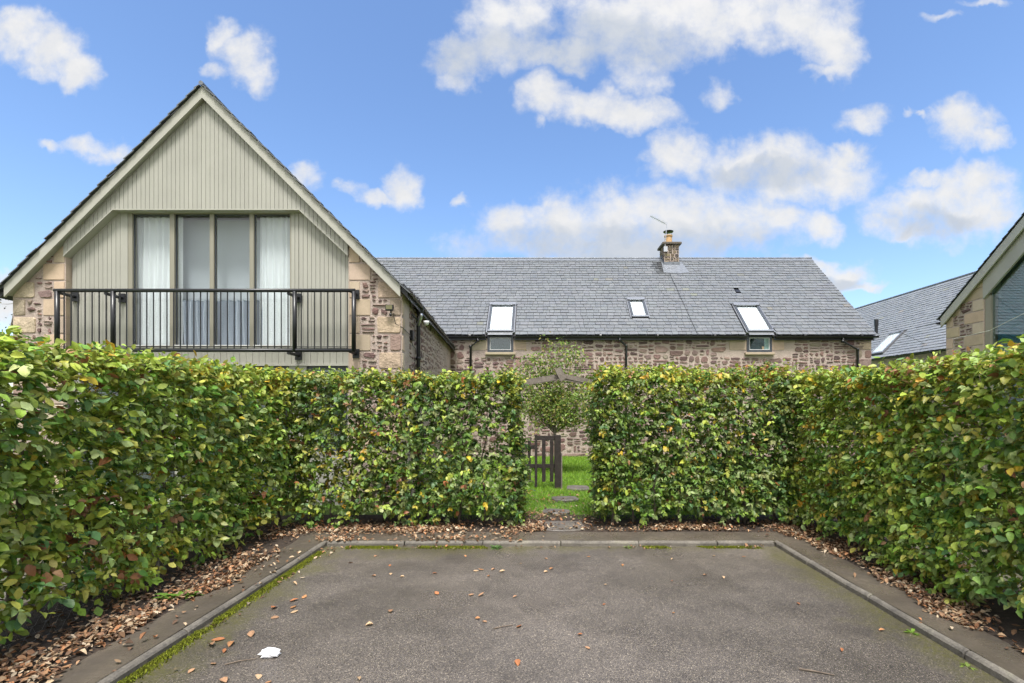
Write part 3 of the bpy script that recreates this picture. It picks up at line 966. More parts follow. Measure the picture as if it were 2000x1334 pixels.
skylight(WIN_A[0] - .01, WIN_A[1] + .01, .13, 1.72, 'tall roof window at left with an added white sheet for reflected cloud')
skylight(3.03, 3.60, .95, 2.04, 'small roof window below the chimney')
skylight(WIN_C[0] - .01, WIN_C[1] + .04, .13, 1.69, 'tall roof window at right with an added white sheet for reflected cloud')
m = MB(); roof_bar(m, 6.96, 7.11, 2.55, 2.72, .0, .03); m.build('roof_vent', 'black_metal', roof)
m = MB(); m.tube([on_roof(4.86, 3.9, .035), on_roof(4.90, 3.0, .035), on_roof(4.93, 1.8, .033), on_roof(4.985, .0, .035)], .007, 5); m.build('cable', 'black_metal', roof)


def wall_window(a, b, label, dark):
    y0 = BY - .05; z0, z1 = 3.345, 3.955; t = .075
    w = MB(); w.box(a, a + t, y0, y0 + .08, z0, z1); w.box(b - t, b, y0, y0 + .08, z0, z1)
    w.box(a + t, b - t, y0, y0 + .08, z0, z0 + t); w.box(a + t, b - t, y0, y0 + .08, z1 - .15, z1)
    win = w.build('window', 'grey_frame', cot); win['label'] = label
    i = MB(); q = .014
    i.box(a + t, a + t + q, y0 + .01, y0 + .03, z0 + t, z1 - .15); i.box(b - t - q, b - t, y0 + .01, y0 + .03, z0 + t, z1 - .15)
    i.box(a + t + q, b - t - q, y0 + .01, y0 + .03, z0 + t, z0 + t + q); i.box(a + t + q, b - t - q, y0 + .01, y0 + .03, z1 - .15 - q, z1 - .15)
    i.build('bead', 'white_trim', win)
    g = MB(); g.box(a + t, b - t, y0 + .035, y0 + .042, z0 + t, z1 - .15); g.build('pane', 'glass_dark', win)
    r = MB(); r.box(a + .02, b - .02, BY - .004, BY + .6, z0 + .02, z1 - .02); ro = r.build('recess', dark, win)
    s_ = MB(); s_.bbox(a - .07, b + .07, BY - .10, BY + .05, 3.265, 3.342, .006, jit(TAN[1], .05)); s_.build('sill', 'ashlar', win)
    c = MB(); c.bar((a - .02, y0 - .01, z1 + .012), (b + .02, y0 - .01, z1 + .012), .10, .03); c.build('flashing', 'grey_cover', win)
    return win


wall_window(*WIN_A, 'window breaking the eaves at left with dark pane', 'dark_room')
wC = wall_window(*WIN_C, 'window breaking the eaves at right with flowers on its sill', 'dark_room')
# things on the right window sill, seen just inside the glass
m = MB(); m.box(WIN_C[0] + .56, WIN_C[1] - .08, BY - .0075, BY - .005, 3.43, 3.79); m.build('reveal', 'room_wall', wC)
m = MB(); m.lathe([(.028, 0), (.042, .09), (.045, .10)], (WIN_C[0] + .52, BY - .052 + .0, 3.43), 10); vs = m.build('flower_pot', 'plant_pot'); tag(vs, 'small clay flower pot inside the right eaves window', 'flower pot')
vs.scale = (1, .3, 1); vs.location = (0, (BY - .01) * .7 + .012, 0)

# gutters and downpipes
def gutter(parent, a, b, r=.058, name='gutter', up=(0, 0, 1), out=None):
    a, b = Vector(a), Vector(b); d = (b - a).normalized(); sd = d.cross(Vector((0, 0, 1))).normalized()
    v, f = [], []; n = 8
    for p in (a, b):
        for rr in (r, r - .006):
            for k in range(n + 1):
                t = math.pi * k / n; v.append(p + sd * math.cos(t) * rr - Vector((0, 0, 1)) * math.sin(t) * rr)
    q = n + 1
    for k in range(n): f += [(k, k + 1, 2 * q + k + 1, 2 * q + k), (q + k + 1, q + k, 3 * q + k, 3 * q + k + 1)]
    f += [(0, 2 * q, 3 * q, q), (n, q + n, 3 * q + n, 2 * q + n)]
    f += [tuple(range(q)), tuple(range(2 * q, 3 * q))]
    m = MB(); m.add(v, f)
    L_ = (b - a).length; k = .9
    while k < L_:
        p = a + d * k; m.tube([p - d * .03, p + d * .03], r + .008, 10); k += 1.8
    return m.build(name, 'gutter_plastic', parent)


GZ = 3.845
gutter(cot, (-3.1, EY - .02, GZ), (WIN_A[0] - .05, EY - .02, GZ))
gutter(cot, (WIN_A[1] + .06, EY - .02, GZ), (WIN_C[0] - .06, EY - .02, GZ))
gutter(cot, (WIN_C[1] + .06, EY - .02, GZ), (VX1 + .02, EY - .02, GZ))
m = MB(); m.box(-3.1, WIN_A[0] - .04, EY + .03, EY + .055, 3.72, 3.86); m.box(WIN_A[1] + .04, WIN_C[0] - .04, EY + .03, EY + .055, 3.72, 3.86); m.box(WIN_C[1] + .04, BX1, EY + .03, EY + .055, 3.72, 3.86); m.build('fascia', 'gutter_plastic', cot)


def downpipe(parent, pts, r=.036):
    m = MB(); m.tube(pts, r, 10)
    for p in pts[1:-1]:
        m.tube([Vector(p) + Vector((0, 0, -.04)), Vector(p) + Vector((0, 0, .04))], r + .009, 10)
    a, b = Vector(pts[-2]), Vector(pts[-1]); z = a.z - .7
    while z > b.z: m.tube([(a.x, a.y, z - .03), (a.x, a.y, z + .03)], r + .010, 10); z -= .9
    return m.build('downpipe', 'gutter_plastic', parent, True)


downpipe(cot, [(-1.95, EY - .02, 3.79), (-1.95, EY, 3.70), (-2.19, BY - .07, 3.52), (-2.19, BY - .07, .05)])
downpipe(cot, [(2.53, EY - .02, 3.79), (2.53, EY, 3.72), (2.75, BY - .07, 3.54), (2.75, BY - .07, .05)])
downpipe(cot, [(9.58, EY - .02, 3.79), (9.58, EY, 3.68), (10.10, BY - .07, 3.43), (10.10, BY - .07, .05)])

# chimney
m = MB(); m.box(4.80, 5.36, 18.42, 19.10, 6.9, 7.83); ch = m.build('chimney', 'mortar', cot)
CH = [(.16, .12, .085), (.12, .095, .07), (.20, .15, .10), (.24, .19, .12), (.10, .085, .07)]
cp = []
for r in rubble_rects(0, .56, 7.0, 7.84, (.16, .3), (.1, .18)):
    a, b, c, d = r; cp.append(stone_piece([(a, c), (b, c), (b, d), (a, d)], (4.80, 18.42, 0), (1, 0, 0), (0, 0, 1), (0, -1, 0), jit(random.choice(CH), .2), .007, .016, 1.2))
for r in rubble_rects(0, .68, 7.0, 7.84, (.16, .34), (.1, .18)):
    a, b, c, d = r; cp.append(stone_piece([(a, c), (b, c), (b, d), (a, d)], (4.80, 18.42, 0), (0, 1, 0), (0, 0, 1), (-1, 0, 0), jit(random.choice(CH), .2), .007, .016, 1.2))
emit(cp, 'stone', 'stone', ch, 300, lambda p: 1)
m = MB(); m.bbox(4.71, 5.45, 18.33, 19.19, 7.842, 7.93, .015, (.13, .11, .09)); m.build('chimney_cap', 'stone', ch)
m = MB(); m.lathe([(.17, 7.925), (.17, 7.99), (.145, 8.0), (.135, 8.24), (.16, 8.26), (.16, 8.30), (.12, 8.30)], (5.04, 18.75, 0), 20); m.build('chimney_pot', 'terracotta', ch, False)
m = MB(); m.lathe([(.02, 8.42), (.19, 8.44), (.20, 8.46), (.10, 8.49), (.01, 8.50)], (5.04, 18.75, 0), 20)
for k in range(3):
    t = k * 2.1; m.tube([(5.04 + .12 * math.cos(t), 18.75 + .12 * math.sin(t), 8.28), (5.04 + .15 * math.cos(t), 18.75 + .15 * math.sin(t), 8.44)], .008, 5)
m.build('chimney_cowl', 'black_metal', ch)
m = MB()   # lead apron and side flashing
m.add([on_roof(4.66, 3.98, .03), on_roof(5.62, 3.98, .03), on_roof(5.50, 4.80, .035), on_roof(4.72, 4.80, .035), on_roof(5.2, 3.88, .032)], [(0, 4, 1, 2, 3)])
m.box(4.775, 5.385, 18.385, 18.398, 7.0, 7.17)
m.add([(4.778, 18.40, 7.05), (4.778, 18.80, 7.38), (4.778, 18.80, 7.55), (4.778, 18.40, 7.2)], [(0, 1, 2, 3)])
m.build('lead_flashing', 'lead', ch)
aer = MB(); aer.tube([(4.80, 18.36, 7.62), (4.88, 18.36, 8.68)], .014, 7); aer.tube([(4.83, 18.36, 7.7), (4.80, 18.42, 7.7)], .012, 6)
aer.tube([(4.87, 18.36, 8.60), (4.20, 18.20, 8.86)], .011, 6)
for k in range(12):
    t = .12 + .075 * k; p = Vector((4.87, 18.36, 8.60)).lerp(Vector((4.20, 18.20, 8.86)), t); aer.tube([p + Vector((.03, -.10, 0)), p - Vector((.03, -.10, 0))], .004, 4)
aer.box(4.76, 4.90, 18.34, 18.36, 7.55, 7.75)
tag(aer.build('television_aerial', 'aluminium'), 'thin metal television aerial on a mast strapped to the chimney', 'aerial')

# ================================================================== gabled wing on the left
GX0, GX1, GY = -8.56, -2.24, 7.78
GC = (GX0 + GX1) / 2
GSLOPE = 1.006
APEX = 6.68                                   # underside of the roof over the wall face
def roofline(x): return APEX - GSLOPE * abs(x - GC)


wing = thing('gabled_house', 'gabled stone and timber clad house with long window and balcony', 'house', (GC, 11, 0))
RXB = -2.858                                   # right wall runs back at a slight angle
def side_x(y): return GX1 + (RXB - GX1) * (y - GY) / (15.27 - GY)


JX0, JX1 = -7.705, -3.104                      # faces of the dressed jambs
m = MB()
ez = roofline(GX0)
m.prism([(GX0, -.1), (JX0, -.1), (JX0, roofline(JX0)), (GX0, ez)], (0, GY, 0), (1, 0, 0), (0, 0, 1), (0, 1, 0), 0, .45)
front_l = m.build('front_wall', 'mortar', wing)
m = MB(); m.prism([(JX1, -.1), (GX1, -.1), (GX1, ez), (JX1, roofline(JX1))], (0, GY, 0), (1, 0, 0), (0, 0, 1), (0, 1, 0), 0, .45)
front = m.build('front_wall', 'mortar', wing)
m = MB()
m.add([(GX1 + .0, GY + .002, -.1), (RXB, 15.5, -.1), (RXB, 15.5, ez), (GX1, GY + .002, ez), (GX1 - .4, GY + .45, -.1), (RXB - .4, 15.5, -.1), (RXB - .4, 15.5, ez), (GX1 - .4, GY + .45, ez)], [(0, 1, 2, 3), (4, 7, 6, 5), (3, 2, 6, 7)])
side = m.build('side_wall', 'mortar', wing)
m = MB(); m.box(GX0, GX0 + .3, GY + .45, 15.5, -.1, ez); m.build('side_wall', 'mortar', wing)
F = dict(o=(0, GY, 0), U=(1, 0, 0), V=(0, 0, 1), N=(0, -1, 0))
pr, pt = [], []
zb = 3.963 - .287 * 14
clipL, clipR = (-GSLOPE, 1, APEX - GSLOPE * GC - .03), (GSLOPE, 1, APEX + GSLOPE * GC - .03)
for k in range(-1, 19):
    z0, z1 = zb + .287 * k, zb + .287 * (k + 1)
    long_ = (k % 2 == 1)
    for sgn, jx, cx, cl in ((1, JX1, GX1, clipR), (-1, JX0, GX0, clipL)):
        jw = .366 if long_ else .195
        cw = (.20 if long_ else .40) + random.uniform(-.03, .03)
        def quad(a, b): return [(min(a, b), z0), (max(a, b), z0), (max(a, b), z1), (min(a, b), z1)]
        p = clip_poly(quad(jx, jx + sgn * jw), *cl)
        if len(p) >= 3 and poly_area(p) > .004: pt.append(stone_piece(p, **F, col=jit(random.choice(TAN), .07), joint=.0028, proud=.012, rough=.15, roundness=.03))
        p = clip_poly(quad(cx, cx - sgn * cw), *cl)
        if len(p) >= 3 and poly_area(p) > .01: pr.append(stone_piece(p, **F, col=jit(random.choice(TAN[:2] + [(.38, .29, .215), (.33, .26, .20), (.30, .22, .18)]), .12), joint=.008, proud=.016, rough=1.2, roundness=.1))
        a, b = sorted((jx + sgn * jw, cx - sgn * cw))
        if b - a > .05:
            for r in rubble_rects(a + .005, b - .005, z0, z1, (.14, .40), (.07, .17)):
                if random.random() < .08: continue
                q = rubble_stone(r, **F, clips=(cl,))
                if q: pr.append(q)
wing_vis = lambda p: seen_score(p[3], p[4]) if p[3][2] > 1.9 else 0
emit(pr, 'stone', 'stone', front, 300, wing_vis)
emit(pt, 'dressed_stone', 'ashlar', front, 300, wing_vis)
# the reveals of the dressed jambs
m = MB()
for jx, s_ in ((JX0, 1), (JX1, -1)):
    for k in range(0, 18):
        z0, z1 = zb + .287 * k, min(zb + .287 * (k + 1), roofline(jx))
        if z1 - z0 > .03: m.box(min(jx, jx + s_ * .004), max(jx, jx + s_ * .004), GY + .002, GY + .30, z0 + .004, z1 - .004, jit(random.choice(TAN), .06))
m.build('jamb_lining', 'ashlar', front)
# side wall stones
Ud = Vector((RXB - GX1, 15.27 - GY, 0)); SW = Ud.length; Ud.normalize(); Nd = Vector((Ud.y, -Ud.x, 0))
ps = []
for r in rubble_rects(.22, SW - .02, .0, ez - .02, (.16, .5), (.08, .24)):
    if random.random() < .07: continue
    p = rubble_stone(r, (GX1, GY, 0), Ud, (0, 0, 1), Nd, proud=.012)
    if p: ps.append(p)
for k in range(-1, 14):
    z0, z1 = zb + .287 * k, min(zb + .287 * (k + 1), ez)
    w = .24 if k % 2 == 0 else .42
    if z1 > z0 + .05: ps.append(stone_piece([(.004, z0), (w, z0), (w, z1), (.004, z1)], (GX1, GY, 0), Ud, (0, 0, 1), Nd, jit(random.choice(TAN + [(.42, .33, .24)]), .12), .008, .014, 1.1, .1))
emit(ps, 'stone', 'stone', side, 300, lambda p: seen_score(p[3], p[4]) if p[3][2] > 2.0 else 0)

# timber cladding, one board at a time
def boards(x0, x1, top, bot, y_front, part, pitch=.0705, th=.02, breaks=()):
    n = max(1, round((x1 - x0) / pitch)); w = (x1 - x0) / n
    for i in range(n):
        a, b = x0 + i * w + .0028, x0 + (i + 1) * w - .0028
        xs = [a] + sorted(q for q in breaks if a < q < b) + [b]
        up_ = [(q, top(q)) for q in xs]; lo_ = [(q, bot(q)) for q in xs]
        if max(u[1] - l[1] for u, l in zip(up_, lo_)) < .02: continue
        poly = lo_ + [(q, max(zz, dict(lo_)[q] + .001)) for q, zz in up_[::-1]]
        MB().prism(poly, (0, y_front, 0), (1, 0, 0), (0, 0, 1), (0, 1, 0), 0, th).build('plank', 'paint', part)


UY = 7.742
def upper_bot(x):
    d = abs(x - GC) ; a = 1.506
    return 4.829 if d < a else 4.829 - (d - a) * .94


PX0, PX1 = JX0 - .0, JX1 + .0
m = MB()
half = (PX1 - PX0) / 2; pc_ = (PX0 + PX1) / 2
m.prism([(GC, roofline(GC) - .02), (PX0, roofline(PX0) - .02), (PX0, upper_bot(PX0) + .01), (GC - 1.506, 4.835), (GC, 4.835)], (0, UY + .018, 0), (1, 0, 0), (0, 0, 1), (0, 1, 0), 0, .12)
m.prism([(GC, roofline(GC) - .02), (PX1, roofline(PX1) - .02), (PX1, upper_bot(PX1) + .01), (GC + 1.506, 4.835), (GC, 4.835)], (0, UY + .018, 0), (1, 0, 0), (0, 0, 1), (0, 1, 0), 0, .12)
up_clad = m.build('upper_cladding', 'paint', wing)
boards(PX0, GC, lambda x: roofline(x) - .03, upper_bot, UY, up_clad, breaks=(GC - 1.506,))
boards(GC, PX1, lambda x: roofline(x) - .03, upper_bot, UY, up_clad, breaks=(GC + 1.506,))
# flat edge board under the overhanging panel
m = MB()
for pts in ([(GC - 1.506, 4.829), (GC + 1.506, 4.829), (GC + 1.506, 4.812), (GC - 1.506, 4.812)], [(PX0, upper_bot(PX0)), (GC - 1.506, 4.829), (GC - 1.506, 4.812), (PX0, upper_bot(PX0) - .017)], [(GC + 1.506, 4.829), (PX1, upper_bot(PX1)), (PX1, upper_bot(PX1) - .017), (GC + 1.506, 4.812)]):
    m.prism(pts, (0, UY - .004, 0), (1, 0, 0), (0, 0, 1), (0, 1, 0), 0, .16)
m.build('drip_board', 'paint_trim', up_clad)
LY = 7.865
WX0, WX1, WZ0, WZ1 = -6.76, -4.085, 2.60, 4.80
m = MB(); m.prism([(PX0, 2.3), (WX0, 2.3), (WX0, 4.84), (GC - 1.506, 4.84), (PX0, upper_bot(PX0) + .05)], (0, LY + .018, 0), (1, 0, 0), (0, 0, 1), (0, 1, 0), 0, .062); m.prism([(WX1, 2.3), (PX1, 2.3), (PX1, upper_bot(PX1) + .05), (GC + 1.506, 4.84), (WX1, 4.84)], (0, LY + .018, 0), (1, 0, 0), (0, 0, 1), (0, 1, 0), 0, .062); m.box(WX0, WX1, LY + .018, LY + .08, 2.30, WZ0); low = m.build('lower_cladding', 'paint', wing)
ltop = lambda x: min(4.84, upper_bot(x) + .03)
boards(PX0 + .03, WX0 - .13, ltop, lambda x: WZ0 + .0, LY, low)
boards(WX0 - .128, WX0 - .002, ltop, lambda x: WZ0, LY - .004, low, pitch=.126)
boards(WX1 + .13, PX1 - .02, ltop, lambda x: WZ0, LY, low)
boards(WX1 + .002, WX1 + .128, ltop, lambda x: WZ0, LY - .004, low, pitch=.063)
boards(PX0 + .03, PX1 - .02, lambda x: WZ0 - .006, lambda x: 2.335, LY - .006, low, pitch=.105)
m = MB(); m.box(PX0, PX1, LY - .03, LY + .05, 2.30, 2.332); m.box(PX0, PX1, LY - .02, LY + .018, WZ0 - .008, WZ0 + .004); m.build('drip_board', 'paint_trim', low)

# the long first-floor window
m = MB(); t = .066
edges = [WX0, -6.078, -5.422, -4.766, WX1]
glass_x = [(-6.692, -6.078), (-6.002, -5.422), (-5.355, -4.766), (-4.699, -4.102)]
m.box(WX0, glass_x[0][0], LY, LY + .09, WZ0, WZ1 + .06); m.box(glass_x[3][1], WX1, LY, LY + .09, WZ0, WZ1 + .06)
for i in range(3): m.box(glass_x[i][1], glass_x[i + 1][0], LY, LY + .09, WZ0, WZ1 + .06)
for a, b in glass_x: m.box(a, b, LY + .005, LY + .085, WZ1, WZ1 + .06); m.box(a, b, LY + .005, LY + .085, WZ0, WZ0 + .03)
wf = m.build('window', 'frame_paint', wing)
for a, b in glass_x:
    q = .012; mm = MB(); y0 = LY + .03
    mm.box(a, a + q, y0, y0 + .02, WZ0 + .03, WZ1); mm.box(b - q, b, y0, y0 + .02, WZ0 + .03, WZ1); mm.box(a + q, b - q, y0, y0 + .02, WZ1 - q, WZ1); mm.build('gasket', 'grey_frame', wf)
    MB().box(a + q, b - q, y0 + .008, y0 + .016, WZ0 + .045, WZ1 - q).build('pane', 'glass', wf)
    MB().box(a, b, LY - .012, LY + .05, WZ0 + .030, WZ0 + .044).build('sill', 'white_trim', wf)
# rooms behind the glass
m = MB()
m.add([(-6.9, 7.96, 2.5), (-3.95, 7.96, 2.5), (-3.95, 12, 2.5), (-6.9, 12, 2.5), (-6.9, 7.96, 4.95), (-3.95, 7.96, 4.95), (-3.95, 12, 4.95), (-6.9, 12, 4.95)], [(0, 1, 2, 3), (4, 5, 6, 7), (3, 2, 6, 7), (0, 3, 7, 4), (1, 2, 6, 5)])
m.build('bedroom', 'room_wall', wing)
m = MB()
m.add([(PX0 + .1, 8.0, .1), (PX1 - .1, 8.0, .1), (PX1 - .1, 12, .1), (PX0 + .1, 12, .1), (PX0 + .1, 8.0, 2.45), (PX1 - .1, 8.0, 2.45), (PX1 - .1, 12, 2.45), (PX0 + .1, 12, 2.45)], [(0, 1, 2, 3), (4, 5, 6, 7), (3, 2, 6, 7), (0, 3, 7, 4), (1, 2, 6, 5)])
m.build('living_room', 'room_wall', wing)
# ground-floor windows, mostly behind the hedge
for (a, b, z0) in ((-7.55, -6.0, .25), (-5.9, -4.12, .25), (-3.83, -3.16, .9)):
    m = MB(); t = .07
    m.box(a, a + t, LY + .03, LY + .10, z0, 2.298); m.box(b - t, b, LY + .03, LY + .10, z0, 2.298); m.box(a + t, b - t, LY + .03, LY + .10, 2.24, 2.298); m.box(a + t, b - t, LY + .03, LY + .10, z0, z0 + t)
    w = m.build('window', 'grey_frame', wing); MB().box(a + t, b - t, LY + .055, LY + .063, z0 + t, 2.24).build('pane', 'glass_dark', w)
m = MB(); m.box(PX0, -7.552, LY, LY + .09, -.1, 2.298); m.box(-5.998, -5.902, LY, LY + .09, -.1, 2.298); m.box(-4.118, -3.832, LY, LY + .09, -.1, 2.298); m.box(-3.158, PX1, LY, LY + .09, -.1, 2.298)
m.box(-7.55, -6.0, LY, LY + .09, -.1, .248); m.box(-5.9, -4.12, LY, LY + .09, -.1, .248); m.box(-3.83, -3.16, LY, LY + .09, -.1, .898)
m.build('door_frame_post', 'paint_trim', wing)


def curtain(x0, x1, z0, z1, y, label, material='sheer', folds=9, amp=.022, name='curtain', cat='curtain', taper=0):
    n = folds * 10; v, f = [], []
    rows = 8; ph = random.uniform(0, 6)
    for j in range(rows + 1):
        zz = z0 + (z1 - z0) * j / rows
        for i in range(n + 1):
            t = i / n
            xx = x0 + (x1 - x0) * t + taper * (1 - j / rows) * math.sin(t * 3)
            v.append((xx + .012 * math.sin(t * folds * 3.1 + j * .3), y + amp * math.sin(t * folds * 6.283 + .5 * math.sin(j * .5 + ph) + 1.5 * math.sin(t * 7)) , zz))
    for j in range(rows):
        for i in range(n): f.append((j * (n + 1) + i, j * (n + 1) + i + 1, (j + 1) * (n + 1) + i + 1, (j + 1) * (n + 1) + i))
    m = MB(); m.add(v, f); return tag(m.build(name, material, None, True), label, cat)


curtain(-6.78, -6.0, 2.63, 4.81, 8.03, 'sheer white curtain hanging behind the leftmost pane of the gable window', folds=8)
curtain(-4.70, -4.03, 2.63, 4.81, 8.03, 'sheer white curtain hanging behind the rightmost pane of the gable window', folds=7)
curtain(-6.05, -4.60, 2.63, 3.42, 8.10, 'half height blue grey folded sheet added for the railing reflected in the two middle panes', 'rail_reflection', folds=12, amp=.075)  # striped reflection of the railing put into an added folded sheet
tag(MB().box(-6.4, -4.45, 8.19, 8.194, 3.36, 4.82).build('sky_reflection_sheet', 'grey_reflection'), 'plain pale grey sheet added for the sky reflected in the two middle panes', 'reflection_sheet')  # added grey sheet carries the sky reflection of the middle panes

# bargeboards, roof slabs and slates of the wing
BYF = 7.655
def slope_poly(s_, x_end, top, thick):
    """strip that follows the roof slope on one side (s_ = -1 left, 1 right)"""
    return [(GC, APEX + top), (GC + s_ * x_end, APEX + top - GSLOPE * x_end), (GC + s_ * x_end, APEX + top - GSLOPE * x_end - thick), (GC, APEX + top - thick)]


hw = (GX1 - GX0) / 2
for s_ in (-1, 1):
    MB().prism(slope_poly(s_, hw + .01, .085, .190), (0, BYF, 0), (1, 0, 0), (0, 0, 1), (0, 1, 0), 0, .035).build('bargeboard', 'paint_trim', wing)
    MB().prism(slope_poly(s_, hw + .0, -.06, .02), (0, BYF + .036, 0), (1, 0, 0), (0, 0, 1), (0, 1, 0), 0, .09).build('soffit', 'paint', wing)
SKEW = (-.075, 1, 0)                          # the wing runs back a few degrees off square
wr = MB()
y0_, yr_, ye_ = BYF + .037, 18.10, 15.22       # the ridge runs on to the cottage roof, the eaves stop at its wall
for s_ in (-1, 1):
    xe = s_ * (hw + .12); pts = []
    for (x, y) in ((0, y0_), (xe, y0_), (xe, ye_ if s_ == 1 else yr_), (0, yr_)):
        pts.append((GC + x - .075 * (y - y0_), y, APEX + .085 - GSLOPE * abs(x)))
    wr.add(pts + [(a, b, c - .09) for a, b, c in pts], [(0, 1, 2, 3), (7, 6, 5, 4), (0, 4, 5, 1), (1, 5, 6, 2), (2, 6, 7, 3)])
wroof = wr.build('roof', 'slate', wing); add_cols(wroof.data, [(.05, .05, .055)] * len(wroof.data.polygons))
cs, sn = 1 / math.hypot(1, GSLOPE), GSLOPE / math.hypot(1, GSLOPE)
SL = (hw + .16) / cs
for s_ in (-1, 1):
    x_e = GC + s_ * (hw + .16); z_e = APEX + .090 - GSLOPE * (hw + .16)
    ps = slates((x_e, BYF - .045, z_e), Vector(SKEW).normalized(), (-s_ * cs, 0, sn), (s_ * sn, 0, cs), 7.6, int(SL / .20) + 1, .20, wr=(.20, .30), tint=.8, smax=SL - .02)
    emit(ps, 'slate', 'slate', wroof, 120, lambda p: 1 / p[3][1] if p[3][1] < 8.2 else (.05 if s_ == 1 and p[3][1] < 15 else .01))
m = MB(); m.tube([(GC, BYF - .03, APEX + .115), (GC - .60, 15.6, APEX + .115)], .035, 8); m.build('ridge_cap', 'lead', wroof)
# gutter, bracket and downpipe on the side wall
gz = 3.53
ga, gb = Vector((GX1 + .10, GY - .10, gz)), Vector((side_x(15.2) + .12, 15.12, gz))
gutter(wing, ga, gb, .062)
gutter(wing, (GX0 - .10, GY - .10, gz), (GX0 - .10, 15.2, gz), .062)
m = MB(); m.bar(ga + Vector((-.075, .1, .03)), gb + Vector((-.075, 0, .03)), .03, .14); m.build('fascia', 'gutter_plastic', wing)
dy = 8.95; dx = side_x(dy) + .07
downpipe(wing, [(dx + .03, dy, gz - .05), (dx + .03, dy, gz - .14), (dx, dy, gz - .30), (dx, dy, .05)], .037)
m = MB(); m.lathe([(.05, 0), (.06, .03), (.085, .12), (.085, .15), (.07, .15)], (dx + .03, dy, gz - .20), 10); m.build('hopper', 'gutter_plastic', wing)

# balcony
bal = MB(); BYY = 7.56
bal.tube([(-7.66, BYY, 3.467), (-2.915, BYY, 3.467)], .029, 10); bal.tube([(-7.66, BYY, 2.522), (-2.915, BYY, 2.522)], .029, 10)
balcony = bal.build('balcony', 'black_metal', wing, True); balcony['label'] = 'black metal balcony railing across the gable window'
MB().bar((-7.62, BYY + .005, 2.575), (-2.95, BYY + .005, 2.575), .03, .012).build('baluster_rail', 'black_metal', balcony)
for x in (-7.62, -6.735, -3.868, -2.935):
    MB().tube([(x, BYY, 2.50), (x, BYY, 3.45)], .034, 10).build('post', 'black_metal', balcony, True)
xs = [-7.62, -6.735, -3.868, -2.935]
for a, b in zip(xs[:-1], xs[1:]):
    n = round((b - a) / .107)
    for i in range(1, n):
        x = a + (b - a) * i / n; MB().tube([(x, BYY, 2.53), (x, BYY, 3.45)], .0095, 6).build('baluster', 'black_metal', balcony)
for (x, z, yw) in ((-2.975, 3.45, GY), (-2.975, 2.49, GY), (-3.95, 3.41, LY), (-3.95, 2.47, LY), (-6.84, 3.41, LY), (-6.84, 2.47, LY), (-7.61, 3.43, LY), (-7.61, 2.47, LY)):
    b = MB(); b.bbox(x - .055, x + .055, yw - .035, yw - .013, z - .075, z + .075, .004); b.tube([(x, yw - .03, z), (x - .02, BYY, z + .012)], .026, 8); b.build('bracket', 'black_metal', balcony)

# fittings on the wing
fl = thing('floodlight', 'small black floodlight with motion sensor on the stone corner of the gable', 'lamp', (-2.41, 7.72, 3.2))
m = MB(); m.bbox(-2.475, -2.345, 7.66, 7.70, 3.17, 3.265, .006); m.build('housing', 'black_metal', fl)
MB().box(-2.462, -2.358, 7.652, 7.659, 3.19, 3.255).build('lamp_glass', 'lamp_glass', fl)
m = MB(); m.tube([(-2.41, 7.70, 3.2), (-2.41, 7.78, 3.2)], .015, 6); m.bar((-2.48, 7.69, 3.22), (-2.34, 7.69, 3.22), .02, .012); m.build('bracket', 'black_metal', fl)
m = MB(); m.tube([(-2.395, 7.70, 3.17), (-2.395, 7.70, 3.135)], .008, 6); m.lathe([(.006, -.03), (.02, -.018), (.024, 0), (.018, .016), (.005, .024)], (-2.395, 7.69, 3.112), 12); m.build('sensor', 'black_metal', fl, True)
m = MB(); m.tube([(-2.37, 7.765, 3.15), (-2.355, 7.765, 3.05), (-2.34, 7.765, 2.98), (-2.29, 7.765, 2.95), (-2.225, 7.78, 2.915), (-2.222, 8.2, 2.86), (side_x(8.55) + .02, 8.55, 2.83)], .006, 5); m.build('cable', 'black_metal', fl)
sc = thing('security_camera', 'small security camera on a black arm below the wing gutter', 'camera', (side_x(8.9), 8.9, 3.1))
m = MB(); m.tube([(side_x(8.55) + .02, 8.55, 3.28), (side_x(8.8) + .10, 8.75, 3.20), (dx + .03, 8.88, 3.16)], .014, 6); m.build('arm', 'black_metal', sc)
m = MB(); m.tube([(dx + .02, 8.84, 3.14), (dx + .08, 8.74, 3.24), (dx + .13, 8.66, 3.30)], [.03, .038, .03], 10); m.build('body', 'aluminium', sc, True)
m = MB(); m.lathe([(.01, -.06), (.04, -.045), (.055, 0), (.05, .02)], (dx + .16, 8.9, 3.20), 12); m.build('dome', 'white_trim', sc, True)
jb = MB(); jb.bbox(side_x(8.5) + .005, side_x(8.5) + .06, 8.45, 8.56, 2.80, 2.98, .006); jb.tube([(side_x(8.5) + .03, 8.5, 2.8), (side_x(8.6) + .03, 8.6, 2.72), (side_x(8.8) + .03, 8.85, 2.70)], .006, 5)
tag(jb.build('junction_box', 'black_metal'), 'small black junction box on the side wall beside the downpipe', 'junction box')

# ================================================================== neighbouring house on the right
nb = thing('neighbour_house', 'slate roofed stone house with glazed gable at the right edge', 'house', (14, 12, 0))
NX = 10.35
NYF, NS = 12.23, .842                         # far eave of the gable and its slope
NC = NYF - 3.6
def nline(y): return 3.83 + NS * (3.6 - abs(y - NC))


